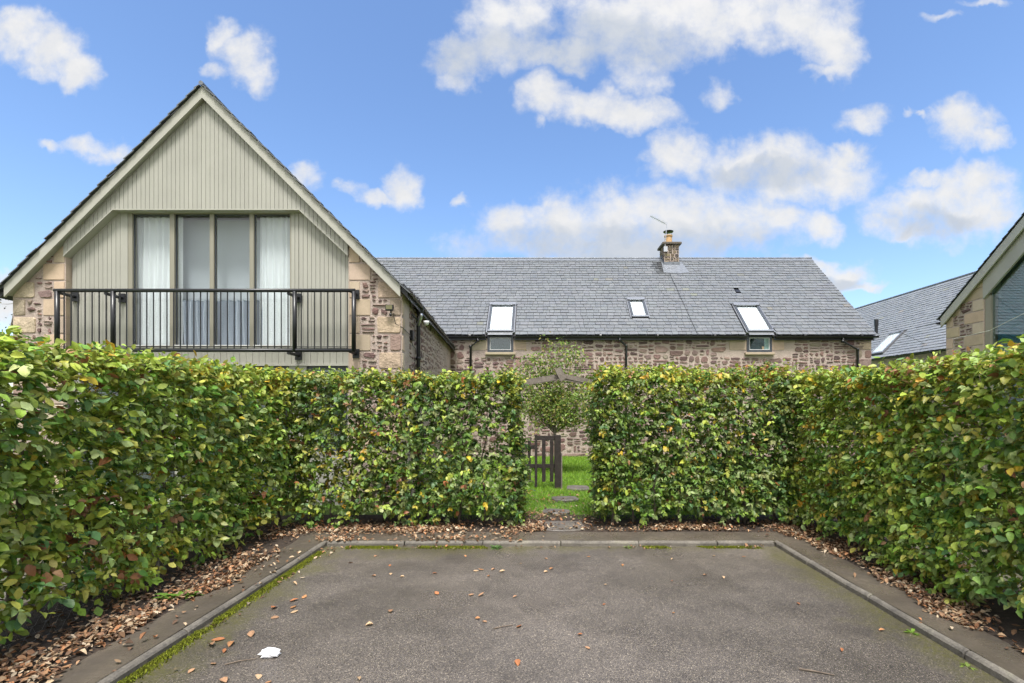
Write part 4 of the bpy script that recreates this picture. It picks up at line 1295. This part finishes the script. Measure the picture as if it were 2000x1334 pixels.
YA, YB = NYF - .04, 2 * NC - NYF
m = MB(); m.prism([(YA, -.1), (YA, nline(YA)), (11.15, nline(11.15)), (11.15, -.1)], (NX, 0, 0), (0, 1, 0), (0, 0, 1), (1, 0, 0), 0, .4)
m.prism([(YB, -.1), (YB, nline(YB)), (YB + 1.05, nline(YB + 1.05)), (YB + 1.05, -.1)], (NX, 0, 0), (0, 1, 0), (0, 0, 1), (1, 0, 0), 0, .4)
m.box(NX + .4, 15.3, YA - .3, YA, -.1, 3.8); m.box(NX + .4, 15.3, YB, YB + .3, -.1, 3.8)
m.box(15.3, 15.6, YA, 40, -.1, 3.8)
nwall = m.build('wall', 'mortar', nb)
G = dict(o=(NX, 0, 0), U=(0, -1, 0), V=(0, 0, 1), N=(-1, 0, 0))
pr, pt = [], []
clip = (-NS, 1, nline(YA) + NS * YA - .06)
for k in range(0, 18):
    z0, z1 = .1 + .27 * k, .1 + .27 * (k + 1); lg = k % 2 == 0
    cw, jw = (.40, .30) if lg else (.22, .52)
    def q(a, b): return clip_poly([(-YA + a, z0), (-YA + b, z0), (-YA + b, z1), (-YA + a, z1)], *clip)
    wtot = YA - 11.15
    for (a, b, lst, pal, jn) in ((0, cw, pt, TAN, .006), (cw, wtot - jw, pr, RUBBLE, .012), (wtot - jw, wtot, pt, TAN, .004)):
        if b - a < .04: continue
        if lst is pr:
            for r in rubble_rects(-YA + a, -YA + b, z0, z1, (.14, .4), (.07, .16)):
                s_ = rubble_stone(r, **G, clips=(clip,))
                if s_: pr.append(s_)
        else:
            p = q(a, b)
            if len(p) >= 3 and poly_area(p) > .004: pt.append(stone_piece(p, **G, col=jit(random.choice(TAN), .07), joint=jn, proud=.012, rough=.3, roundness=.04))
nv = lambda p: seen_score(p[3], p[4]) if p[3][2] > 2.0 else 0
emit(pr, 'stone', 'stone', nwall, 300, nv); emit(pt, 'dressed_stone', 'ashlar', nwall, 300, nv)
# bargeboards, panel, glazing
def n_strip(y_end, top, thick, s_=1):
    return [(NC, nline(NC) + top), (NC + s_ * y_end, nline(NC) + top - NS * y_end), (NC + s_ * y_end, nline(NC) + top - NS * y_end - thick), (NC, nline(NC) + top - thick)]


for s_ in (1, -1):
    MB().prism(n_strip(3.60, .05, .235, s_), (NX - .11, 0, 0), (0, 1, 0), (0, 0, 1), (1, 0, 0), 0, .035).build('bargeboard', 'paint_trim', nb)
    MB().prism(n_strip(3.60, .0, .05, s_), (NX - .074, 0, 0), (0, 1, 0), (0, 0, 1), (1, 0, 0), 0, .07).build('soffit', 'paint', nb)
    MB().prism(n_strip(3.60 - 1.08, -.14, .47, s_), (NX - .03, 0, 0), (0, 1, 0), (0, 0, 1), (1, 0, 0), 0, .05).build('gable_panel', 'paint', nb)
ya, yb = 11.15, YB + 1.05
m = MB(); m.box(NX + .02, NX + .12, ya - .14, ya - .002, .1, nline(ya) - .55); m.box(NX + .02, NX + .12, yb + .002, yb + .14, .1, nline(yb) - .55)
m.box(NX + .02, NX + .12, NC - .05, NC + .05, .1, nline(NC) - .6); m.build('window_frame', 'frame_paint', nb)
m = MB(); m.prism([(ya - .13, .2), (ya - .13, nline(ya - .13) - .52), (NC, nline(NC) - .52), (yb + .13, nline(yb + .13) - .52), (yb + .13, .2)], (NX + .07, 0, 0), (0, 1, 0), (0, 0, 1), (1, 0, 0), 0, .012); m.build('pane', 'glass_teal', nb)
m = MB(); zz = 1.0
while zz < nline(NC) - .6:
    lim = min(ya - .16, NC + (nline(NC) - .58 - zz) / NS); m.add([(NX + .16, 2 * NC - lim, zz), (NX + .16, lim, zz), (NX + .19, lim, zz + .028), (NX + .19, 2 * NC - lim, zz + .028)], [(0, 1, 2, 3)]); zz += .030
b = m.build('blind_slats', 'teal_blind', nb); b['kind'] = 'stuff'; b.name = 'venetian_blind'
MB().box(NX + .22, NX + .24, yb + .1, ya - .1, .1, 3.9).build('room_back', 'dark_room', nb)
m = MB(); m.tube([(NX - .09, 11.9, 3.30), (NX - .1, 10.9, 3.36), (NX - .1, 9.0, 3.95)], .006, 4); m.build('cable', 'white_trim', nb)
# roofs: cross wing and the long range behind
m = MB()
for s_ in (1, -1): m.prism(n_strip(3.66, .085, .05, s_), (NX - .09, 0, 0), (0, 1, 0), (0, 0, 1), (1, 0, 0), 0, 8.3)
nr = m.build('cross_roof', 'slate', nb); add_cols(nr.data, [(.05, .05, .055)] * len(nr.data.polygons))
cs, sn = 1 / math.hypot(1, NS), NS / math.hypot(1, NS)
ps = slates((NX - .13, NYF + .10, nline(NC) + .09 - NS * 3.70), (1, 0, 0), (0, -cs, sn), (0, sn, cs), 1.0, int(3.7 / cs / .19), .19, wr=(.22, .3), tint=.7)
emit(ps, 'slate', 'slate', nr, 60, lambda p: 20 - p[3][0])
FX, FS, FZ = 15.22, 1.004, 3.775
m = MB(); m.add([(FX, 10.0, FZ), (FX, 40, FZ), (18.80, 40, FZ + FS * (18.8 - FX)), (18.80, 10.0, FZ + FS * (18.8 - FX)), (22.4, 10, FZ), (22.4, 40, FZ)], [(0, 1, 2, 3), (3, 2, 5, 4)])
fr = m.build('main_roof', 'slate', nb); add_cols(fr.data, [(.05, .05, .055)] * 2)
cs, sn = 1 / math.hypot(1, FS), FS / math.hypot(1, FS)
FSL = (18.8 - FX) / cs
fsky = (21.45, 22.4, .28, 1.72)
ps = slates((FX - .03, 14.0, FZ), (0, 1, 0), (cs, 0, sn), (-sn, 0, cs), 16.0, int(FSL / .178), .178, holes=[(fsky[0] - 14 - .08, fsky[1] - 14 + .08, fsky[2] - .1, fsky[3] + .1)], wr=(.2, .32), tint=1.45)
emit(ps, 'slate', 'slate', fr, 300)
m = MB(); m.tube([(18.80, 12, FZ + FS * (18.8 - FX) + .02), (18.80, 40, FZ + FS * (18.8 - FX) + .02)], .06, 8); m.build('ridge_cap', 'lead', fr)


def fpt(y, s_, n=0): return (FX + cs * s_ - sn * n, y, FZ + sn * s_ + cs * n)


def fbar(mb, y0, y1, s0, s1, n0, n1):
    v = [fpt(yy, ss, n) for n in (n0, n1) for (yy, ss) in ((y0, s0), (y1, s0), (y1, s1), (y0, s1))]
    mb.add(v, [(0, 1, 2, 3), (7, 6, 5, 4), (0, 4, 5, 1), (1, 5, 6, 2), (2, 6, 7, 3), (3, 7, 4, 0)])


m = MB(); y0, y1, s0, s1 = fsky; t = .09
fbar(m, y0, y0 + t, s0, s1, 0, .10); fbar(m, y1 - t, y1, s0, s1, 0, .10); fbar(m, y0 + t, y1 - t, s0, s0 + t, 0, .10); fbar(m, y0 + t, y1 - t, s1 - t, s1, 0, .10)
m.build('skylight', 'grey_cover', fr)
m = MB(); fbar(m, y0 + t, y1 - t, s0 + t, s1 - t, .03, .04); m.build('reflection_sheet', 'white_reflection', fr)  # added white sheet in place of the sky reflected by the far pane
m = MB(); fbar(m, y0 + t, y1 - t, s0 + t, s1 - t, .07, .075); m.build('pane', 'glass', fr)
p = Vector(fpt(23.25, 1.6)); m = MB(); m.tube([p - Vector((0, 0, .1)), p + Vector((0, 0, .9))], .075, 10); m.tube([p + Vector((0, 0, .62)), p + Vector((0, 0, .92))], .095, 10); m.build('vent_pipe', 'black_metal', fr)
m = MB(); m.lathe([(.17, -.12), (.15, .05), (.09, .22)], p, 10); m.build('pipe_flashing', 'lead', fr)
gutter(nb, (NX - .1, NYF + .10, 3.79), (15.2, NYF + .10, 3.79), .06)
gutter(nb, (FX - .08, 14, 3.74), (FX - .08, 40, 3.74), .06)
m = MB(); m.tube([(NX - .05, NYF + .16, 3.80), (11.4, 15.2, 4.0), (15.6, 19.4, 4.15)], .007, 4); m.build('overhead_cable', 'black_metal', nb)

# ================================================================== hedges
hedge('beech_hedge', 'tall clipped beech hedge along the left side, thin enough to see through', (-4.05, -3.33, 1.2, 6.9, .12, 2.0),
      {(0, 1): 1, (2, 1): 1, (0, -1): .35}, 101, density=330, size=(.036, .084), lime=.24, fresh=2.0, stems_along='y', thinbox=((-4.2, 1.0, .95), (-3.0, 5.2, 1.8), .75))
hedge('beech_hedge', 'clipped beech hedge across the back, left of the gap', (-3.32, -.29, 6.28, 6.93, .10, 2.01),
      {(1, -1): 1, (2, 1): 1, (0, 1): 1, (1, 1): .35}, 202, density=330, lime=-.06, fresh=1.2, size=(.032, .074), stems_along='x', thinbox=((-2.9, 6.0, .6), (-.9, 7.0, 1.8), .95))
hedge('beech_hedge', 'dense clipped beech hedge across the back, right of the gap', (.80, 3.45, 6.28, 6.93, .10, 2.03),
      {(1, -1): 1.1, (2, 1): 1, (0, -1): 1, (1, 1): .4}, 303, density=340, lime=-.06, fresh=1.2, size=(.032, .074), stems_along='x')
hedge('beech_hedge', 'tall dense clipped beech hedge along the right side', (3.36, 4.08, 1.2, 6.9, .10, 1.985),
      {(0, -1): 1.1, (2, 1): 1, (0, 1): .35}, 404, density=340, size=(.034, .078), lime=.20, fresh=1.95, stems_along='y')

# ================================================================== fallen leaves, moss, grass
DRY = np.array([(.36, .22, .125), (.30, .17, .09), (.42, .285, .17), (.26, .145, .085), (.48, .36, .235), (.18, .11, .07), (.52, .42, .30), (.40, .19, .09), (.14, .085, .055)])


def litter(n, region, seed, zbase, heap=.03, size=(.024, .054)):
    global RNG
    g = np.random.default_rng(seed); RNG = np.random.default_rng(seed + 1)
    P = region(g, n)
    pt_ = sines(seed + 7, 8, (3, 11))(np.column_stack([P, np.zeros(len(P))]))
    P = P[g.uniform(0, 1, len(P)) < np.clip(.42 + .45 * pt_, .06, 1)]; n = len(P)
    z = np.full(n, zbase) + g.uniform(.004, heap, n)
    P = np.column_stack([P, z])
    a = g.uniform(0, 6.283, n); T = np.column_stack([np.cos(a), np.sin(a), g.normal(size=n) * .25])
    Nn = np.column_stack([g.normal(size=n) * .35, g.normal(size=n) * .35, np.ones(n)])
    L = g.uniform(*size, n); W = L * g.uniform(.45, .7, n)
    V = leaf_arrays(P, T, Nn, L, W, g.uniform(-.25, .7, n), g.uniform(-.5, .5, n))
    low = V[:, :, 2].min(1); V[:, :, 2] += np.maximum(0, zbase + .002 - low)[:, None]
    C = DRY[g.integers(0, len(DRY), n)] * g.uniform(.45, 1.2, (n, 1))
    return V, C


def region_left(g, n):
    y = g.uniform(1.2, 6.4, n); x = -2.85 - np.abs(g.normal(size=n)) * .36 + .06 * np.sin(y * 3.1) + .05 * np.sin(y * 7.7) + (g.uniform(0, 1, n) < .06) * g.uniform(0, .35, n)
    k = x > -4.0; return np.column_stack([x, y])[k]


def region_right(g, n):
    y = g.uniform(1.2, 6.5, n); x = 3.11 + np.abs(g.normal(size=n)) * .28 + .06 * np.sin(y * 2.7 + 1) + .04 * np.sin(y * 8.1) - (g.uniform(0, 1, n) < .02) * g.uniform(0, .3, n)
    k = x < 4.0; return np.column_stack([x, y])[k]


def region_back(g, n):
    x = g.uniform(-3.1, 3.35, n); y = 6.10 + np.abs(g.normal(size=n)) * .22 - .10 * (x < -.3) * g.uniform(0, 1.9, n) + .05 * np.sin(x * 4.0)
    k = (y > 5.68) & ~((x > .05) & (x < .58) & (y > 6.0) & (g.uniform(0, 1, n) < .8)); return np.column_stack([x, y])[k]


def region_path(g, n):
    y = 6.4 + np.abs(g.normal(size=n)) * 1.1; x = .25 + g.normal(size=n) * .33
    k = (y < 9.6) & ~((x > .02) & (x < .58) & (y < 6.65) & (g.uniform(0, 1, n) < .7)); return np.column_stack([x, y])[k]


def region_corner(g, n):
    x = g.uniform(-2.75, .1, n); y = 5.60 + np.abs(g.normal(size=n)) * .22
    k = (y < 6.2) & (g.uniform(0, 1, n) < np.clip(1.1 - (x + 2.75) * .33, .1, 1)); return np.column_stack([x, y])[k]


def region_kerb(g, n):
    """drifts against the kerb on the tarmac side"""
    t = g.uniform(0, 1, n); x = np.where(t < .45, -2.47 + np.abs(g.normal(size=n)) * .10, g.uniform(-2.4, 2.6, n))
    y = np.where(t < .45, g.uniform(1.6, 5.5, n), 5.57 - np.abs(g.normal(size=n)) * .05)
    w = .5 + .5 * np.sin(y * 5.1 + x * 3.3) * np.sin(x * 2.1 + 1 + y); k = g.uniform(0, 1, n) < w ** 1.6
    return np.column_stack([x, y])[k]


for n, reg, seed, zb, hp, lb in ((11000, region_left, 11, .046, .035, 'drift of dry brown beech leaves under the left hedge'),
                                 (9000, region_right, 12, .046, .035, 'drift of dry brown beech leaves under the right hedge'),
                                 (11000, region_back, 13, .048, .03, 'carpet of dry brown beech leaves under the back hedges'),
                                 (1100, region_path, 14, .030, .05, 'dry leaves strewn over the path through the hedge gap'),
                                 (1500, region_corner, 16, .056, .02, 'dry leaves covering the kerb in the back left corner'),
                                 (760, region_kerb, 15, .002, .02, 'dry leaves drifted against the kerb on the tarmac')):
    V, C = litter(n, reg, seed, zb, hp)
    tag(link_mesh('leaf_litter', leaf_mesh('leaf_litter', V, C), 'dry_leaf'), lb, 'fallen leaves', kind='stuff')

# single leaves that lie apart on the tarmac (x, y, size)
SPOTS = [(-1.20, 3.86, .085), (-.88, 4.17, .07), (-.62, 4.16, .06), (-.53, 4.13, .075), (-.23, 4.10, .05), (-.14, 3.59, .07), (-.145, 3.10, .09), (.27, 3.44, .05), (.31, 3.27, .055),
         (-1.62, 4.62, .06), (-1.46, 4.70, .06), (-1.30, 4.60, .05), (-1.55, 4.95, .06), (-1.05, 4.68, .06), (-.66, 4.75, .07), (-.56, 4.80, .07), (-.48, 4.78, .065), (-.40, 4.74, .07), (-.50, 4.60, .05),
         (.04, 4.72, .06), (.10, 4.80, .06), (-1.25, 3.60, .07), (-.40, 3.64, .05), (-.50, 3.70, .05), (-1.72, 2.93, .07), (-1.86, 2.84, .08), (-1.60, 2.86, .05), (-2.05, 3.40, .09), (-2.14, 3.34, .10), (-2.22, 3.38, .10),
         (-2.28, 3.30, .09), (-2.10, 3.18, .06), (-2.02, 4.08, .08), (-2.10, 4.02, .08), (-2.16, 3.92, .08), (-2.02, 3.88, .07), (-1.98, 3.80, .07), (-2.08, 3.70, .07), (-2.10, 3.06, .06), (-2.16, 2.94, .06),
         (-1.1, 2.9, .06), (.62, 4.4, .04), (.85, 4.9, .05), (1.25, 4.5, .04), (.52, 3.95, .04), (1.05, 3.8, .035), (1.62, 4.65, .05), (1.75, 4.55, .05), (2.15, 3.95, .04), (2.02, 3.2, .045), (2.48, 3.5, .05), (.05, 5.15, .05), (.55, 5.2, .05),
         (1.4, 5.1, .05), (1.9, 5.25, .06), (2.2, 5.2, .06), (-.8, 5.2, .05), (-.2, 5.0, .045), (-1.8, 5.2, .06), (-2.0, 5.0, .06)]
LOOSE = []
gg = np.random.default_rng(77); RNG = np.random.default_rng(78)
for (x, y, sz) in SPOTS:
    a = gg.uniform(0, 6.28); sz *= .85
    V = leaf_arrays(np.array([[x, y, .006]]), np.array([[math.cos(a), math.sin(a), .05]]), np.array([[gg.normal() * .15, gg.normal() * .15, 1]]), np.array([sz]), np.array([sz * gg.uniform(.5, .7)]), gg.uniform(.0, .5), gg.uniform(-.25, .15))
    V[:, :, 2] += max(0, .003 - V[:, :, 2].min())
    C = np.array([(.38, .19, .085), (.36, .21, .12), (.46, .32, .19), (.37, .15, .065)])[gg.integers(0, 4)][None] * gg.uniform(.8, 1.15)
    ctr = V.mean(1)[0]; ctr[2] = 0
    o = link_mesh('fallen_leaf', leaf_mesh('fallen_leaf', V - ctr, C), 'dry_leaf'); o.location = ctr
    LOOSE.append(o)
ORD = 'nearest,second,third,fourth,fifth,sixth,seventh,eighth,ninth,tenth,eleventh,twelfth,thirteenth,fourteenth,fifteenth,sixteenth,seventeenth,eighteenth,nineteenth,twentieth'.split(',')
zones = {}
for o in LOOSE:
    x, y = o.location.x, o.location.y
    z = 'close to the left kerb' if x < -1.9 else 'along the back of the tarmac' if y > 4.95 else 'left of the middle of the tarmac' if x < -.75 else 'in the middle of the tarmac' if x < .45 else 'on the right half of the tarmac'
    zones.setdefault(z, []).append(o)
for z, lst in zones.items():
    for i, o in enumerate(sorted(lst, key=lambda o: o.location.y)):
        tag(o, 'dry brown leaf lying %s, %s from the front' % (z, ORD[i]), 'leaf', 'dry leaves scattered on the tarmac')


def blades(name, pts, h, w, cols, seed, material, lean=.5, label=None, cat=None):
    g = np.random.default_rng(seed); n = len(pts)
    H = g.uniform(*h, n); Wd = g.uniform(*w, n); a = g.uniform(0, 6.283, n)
    ln = g.normal(size=(n, 2)) * lean
    s = np.column_stack([np.cos(a), np.sin(a), np.zeros(n)]) * (Wd / 2)[:, None]
    tip = pts + np.column_stack([ln * H[:, None], H]); mid = pts + np.column_stack([ln * H[:, None] * .3, H * .55])
    V = np.stack([pts - s, pts + s, mid + s * .8, mid - s * .8, tip], 1)
    me = bpy.data.meshes.new(name); me.vertices.add(n * 5); me.vertices.foreach_set('co', V.reshape(-1).astype(np.float32))
    lp = np.array([0, 1, 2, 3, 3, 2, 4]); me.loops.add(n * 7); me.loops.foreach_set('vertex_index', (lp[None] + (np.arange(n) * 5)[:, None]).reshape(-1).astype(np.int32))
    tt = np.tile([4, 3], n); st = np.concatenate([[0], np.cumsum(tt)[:-1]]); me.polygons.add(2 * n); me.polygons.foreach_set('loop_start', st.astype(np.int32))
    try: me.polygons.foreach_set('loop_total', tt.astype(np.int32))
    except Exception: pass
    me.update(calc_edges=True)
    c = np.ones((n, 7, 4), np.float32); c[..., :3] = (cols[g.integers(0, len(cols), n)] * g.uniform(.75, 1.25, (n, 1)))[:, None]
    at = me.color_attributes.new('col', 'FLOAT_COLOR', 'CORNER'); at.data.foreach_set('color', c.ravel())
    return tag(link_mesh(name, me, material), label, cat, kind='stuff')


g = np.random.default_rng(5)
n = 60000
P = np.column_stack([g.uniform(-1.3, 2.3, n), 6.75 + 8.45 * g.uniform(0, 1, n) ** 1.1, np.full(n, .012)])
bare = np.exp(-((P[:, 0] - .25) / .35) ** 2) * np.clip((8.7 - P[:, 1]) / 1.6, 0, 1)
P = P[g.uniform(0, 1, n) > bare * .93]
for (cx, cy, rx, ry) in ((.30, 6.36, .33, .28), (.25, 7.25, .22, .16), (.44, 8.25, .24, .19), (.74, 9.35, .23, .24)):
    P = P[((P[:, 0] - cx) / rx) ** 2 + ((P[:, 1] - cy) / ry) ** 2 > 1]
blades('grass', P, (.03, .075), (.004, .008), np.array([(.17, .33, .025), (.21, .38, .03), (.14, .28, .025), (.27, .40, .04)]), 6, 'grass', .45, 'short green lawn grass beyond the hedge gap', 'grass')

n = 36000
t = g.uniform(0, 1, n)
x = np.where(t < .5, -2.495 + np.abs(g.normal(size=n)) * .035, np.where(t < .86, g.uniform(-2.25, -.4, n), g.uniform(1.2, 2.6, n)))
y = np.where(t < .5, g.uniform(1.8, 5.4, n), 5.595 - np.abs(g.normal(size=n)) * .035)
k = (np.sin(y * 4.3 + 1) + np.sin(y * 9.1 + x * 6) + np.sin(x * 5.7 + 2) > -.95); P = np.column_stack([x, y, np.zeros(n)])[k]
blades('moss', P, (.006, .018), (.006, .012), np.array([(.15, .18, .016), (.19, .205, .02), (.11, .13, .013), (.08, .085, .016)]), 8, 'moss', .5, 'yellow green moss growing along the foot of the kerb', 'moss')

# ================================================================== garden arch and picket gate
arch = thing('garden_arch', 'weathered grey timber arch over the gap in the hedge', 'arch', (.24, 7.2, 0))
for x in (-.34, .84):
    MB().bbox(x - .04, x + .04, 7.16, 7.24, 0, 1.98, .006).build('post', 'weathered_wood', arch)
for a, b in (((-.44, 7.12, 1.955), (.31, 7.12, 2.085)), ((.33, 7.12, 2.085), (.94, 7.12, 1.965)), ((-.44, 7.36, 1.955), (.31, 7.36, 2.085)), ((.33, 7.36, 2.085), (.94, 7.36, 1.965))):
    MB().bar(a, b, .045, .078).build('rafter', 'weathered_wood', arch)
for x, z in ((-.26, 1.92), (.80, 1.93)):
    MB().bar((x, 7.06, z), (x, 7.42, z), .05, .05).build('cross_bar', 'weathered_wood', arch)
m = MB(); m.bar((.268, 7.09, 2.20), (.352, 7.085, 2.03), .10, .10, up=(0, 1, 0)); m.build('apex_block', 'weathered_wood', arch)
m = MB(); m.bar((.36, 7.085, 2.075), (.78, 7.088, 1.985), .03, .045); m.build('brace', 'weathered_wood', arch)

gate = thing('picket_gate', 'dark weathered wooden picket gate and post standing on the lawn', 'gate', (.1, 9.4, 0))
MB().bbox(.295, .415, 9.35, 9.47, 0, 1.07, .006).build('gate_post', 'dark_wood', gate)
MB().bbox(.418, .445, 9.36, 9.46, 0, .72, .004).build('stop_batten', 'weathered_wood', gate)
MB().bbox(-.098, -.045, 9.38, 9.45, .05, 1.075, .004).build('stile', 'dark_wood', gate)
for x in (.045, .200): MB().bbox(x, x + .072, 9.405, 9.427, .15, 1.0, .003).build('picket', 'dark_wood', gate)
for x in (-.235, -.40, -.56): MB().bbox(x, x + .06, 9.46, 9.482, .13, 1.0, .003).build('picket', 'dark_wood', gate)
MB().bbox(-.044, .294, 9.43, 9.46, .965, 1.055, .004).build('rail', 'dark_wood', gate)
MB().bbox(-.044, .294, 9.43, 9.46, .42, .495, .004).build('rail', 'dark_wood', gate)
MB().bbox(-.75, -.099, 9.43, 9.458, .79, .87, .004).build('rail', 'dark_wood', gate)
MB().bbox(-.75, -.099, 9.43, 9.458, .42, .495, .004).build('rail', 'dark_wood', gate)


# ================================================================== shrub behind the arch, tree at the far left
def small_tree(name, label, base, forks, tips, leaf_n, leaf_size, cols, seed, spread=.16, r0=.03):
    global RNG
    g = np.random.default_rng(seed); RNG = np.random.default_rng(seed + 1)
    t = thing(name, label, 'tree', base)
    base = np.array(base); fk = base + np.array(forks)
    MB().tube([base, base * .5 + fk * .5 + np.array([.02, 0, 0]), fk], [r0 * 1.3, r0 * 1.05, r0], 8).build('trunk', 'bark', t, True)
    tw = MB(); ends = []
    for tip in tips:
        tip = base + np.array(tip); mid = fk * .55 + tip * .45 + g.normal(size=3) * .06
        tw.tube([fk, mid, tip], [r0 * .6, r0 * .38, r0 * .14], 6, cap=False)
        for k in range(7):
            q = .42 + .095 * k; p = (fk * (1 - q) ** 2 + 2 * mid * q * (1 - q) + tip * q * q)
            e = p + g.normal(size=3) * np.array([.22, .22, .15]) + np.array([0, 0, .12]); tw.tube([p, (p + e) / 2 + g.normal(size=3) * .02, e], [r0 * .16, r0 * .11, r0 * .05], 4, cap=False)
            ends += [e, (p + e) / 2, p]
    tw.build('branch', 'bark', t, True)
    E_ = np.array(ends); n = leaf_n
    wt = g.uniform(0, 1, len(E_)) ** 2.2; P = E_[g.choice(len(E_), n, p=wt / wt.sum())] + g.normal(size=(n, 3)) * spread * np.array([1, 1, .75])
    T = g.normal(size=(n, 3)) + np.array([0, 0, -.2]); Nn = g.normal(size=(n, 3)) * .6 + np.array([0, -.3, .8])
    L = g.uniform(*leaf_size, n); V = leaf_arrays(P, T, Nn, L, L * g.uniform(.45, .62, n), .2, .15)
    C = cols[g.integers(0, len(cols), n)] * g.uniform(.7, 1.35, (n, 1))
    o = link_mesh('crown', leaf_mesh('crown', V, C), 'leaf', t); o['kind'] = 'stuff'
    return t


SH = np.array([(.16, .26, .04), (.22, .31, .05), (.13, .21, .04), (.28, .33, .07), (.32, .28, .08), (.17, .26, .06)])
tips = [(-.80, 0, 2.45), (-.55, .3, 2.85), (-.1, -.2, 3.0), (.28, .2, 3.12), (.65, -.1, 2.8), (.92, .2, 2.35), (.62, -.3, 1.72), (-.75, -.2, 1.95), (.1, .3, 2.4), (-.3, .2, 2.3), (.45, .1, 2.4), (.80, 0, 1.95), (-.4, -.3, 1.85), (.3, -.2, 2.75), (-.25, 0, 2.7), (.9, -.2, 1.55), (-.7, .1, 1.6), (.2, -.3, 1.7)]
small_tree('garden_shrub', 'small airy shrub tree with thin stems behind the timber arch', (.36, 11.5, 0), (0.0, 0, .98), tips, 6400, (.045, .09), SH, 31, .14, .03)
tips = [(-.6, 0, 4.2), (.2, .3, 4.6), (.9, -.2, 4.3), (1.35, .2, 3.7), (1.5, 0, 3.2), (.6, 0, 3.4), (-.8, .2, 3.3), (1.1, .3, 2.8)]
small_tree('bare_tree', 'nearly bare tree with a few leaves behind the house at far left', (-13.6, 12.0, -.06), (0, 0, 2.2), tips, 260, (.05, .10), np.array([(.07, .075, .035), (.12, .10, .04), (.05, .05, .03)]), 41, .25, .05)

# ================================================================== small things on the ground
g = np.random.default_rng(3)
v, f = [], []
NA, NB = 14, 8
for j in range(NB + 1):
    for i in range(NA):
        a, b = 2 * math.pi * i / NA, math.pi * j / NB
        r = 1 + g.uniform(-.30, .30) * math.sin(b)
        v.append((-1.775 + .062 * r * math.cos(a) * math.sin(b), 3.15 + .042 * r * math.sin(a) * math.sin(b), max(.003, .022 + .030 * r * math.cos(b))))
for j in range(NB):
    for i in range(NA): f.append((j * NA + i, j * NA + (i + 1) % NA, (j + 1) * NA + (i + 1) % NA, (j + 1) * NA + i))
m = MB(); m.add(v, f); tag(m.build('crumpled_tissue', 'tissue'), 'crumpled white paper tissue lying beside leaves on the tarmac', 'tissue')
for pts, r, lb in (([(-.34, 3.53, .006), (-.27, 3.56, .009), (-.20, 3.585, .006)], .004, 'short grey twig lying in the middle of the tarmac'),
                   ([(1.62, 2.99, .006), (1.70, 2.955, .010), (1.80, 2.92, .006)], .006, 'reddish brown twig on the tarmac near the right kerb'),
                   ([(-2.0, 3.04, .005), (-1.93, 3.08, .008), (-1.84, 3.11, .006)], .004, 'thin dark stalk on the tarmac beside the white tissue')):
    m = MB(); m.tube(pts, [r, r * .9, r * .5], 6); tag(m.build('twig', 'twig'), lb, 'twig')


def weed(x, y, z, n, size, label, col):
    global RNG
    g = np.random.default_rng(int(abs(x * 100))); RNG = np.random.default_rng(9)
    a = g.uniform(0, 6.28, n); P = np.tile([[x, y, z]], (n, 1)) + np.column_stack([np.cos(a), np.sin(a), np.zeros(n)]) * g.uniform(0, size * .5, (n, 1))
    T = np.column_stack([np.cos(a), np.sin(a), g.uniform(.2, 1.2, n)]); Nn = np.column_stack([-np.cos(a) * .4, -np.sin(a) * .4, np.ones(n)])
    L = g.uniform(.5, 1, n) * size; V = leaf_arrays(P, T, Nn, L, L * .45, .2, .4)
    C = np.array(col)[None] * g.uniform(.7, 1.3, (n, 1))
    tag(link_mesh('weed', leaf_mesh('weed', V, C), 'leaf'), label, 'weed')


weed(-.50, 5.55, .0, 40, .07, 'low green weed growing at the kerb left of the gap', (.10, .18, .05))
weed(2.70, 3.47, .0, 12, .05, 'small bright green weed against the right kerb', (.14, .24, .03))
weed(2.70, 3.02, .0, 14, .045, 'tiny pale green weed at the right kerb, nearest the viewer', (.18, .25, .05))
weed(-2.98, 3.98, .05, 16, .14, 'narrow leaved green seedling under the left hedge', (.12, .22, .03))
weed(1.02, 5.56, .0, 16, .05, 'small tuft of green weed at the back kerb right of the gap', (.14, .19, .05))

# wire netting at the foot of the left hedge
m = MB(); x = -3.42
for r in range(9):
    zz = .06 + r * .05
    for k in range(46):
        y0 = 2.3 + k * .045
        m.tube([(x, y0, zz), (x + .004, y0 + .0225, zz + .05 if (k + r) % 2 else zz), (x, y0 + .045, zz)], .0011, 3, cap=False)
m.tube([(x, 2.3, .51), (x, 3.3, .50), (x, 4.37, .50)], .0022, 4)
for yy in (2.35, 4.3): m.tube([(x - .01, yy, 0), (x - .01, yy, .58)], .012, 6)
tag(m.build('wire_netting', 'wire'), 'low grey wire netting at the foot of the left hedge', 'netting')
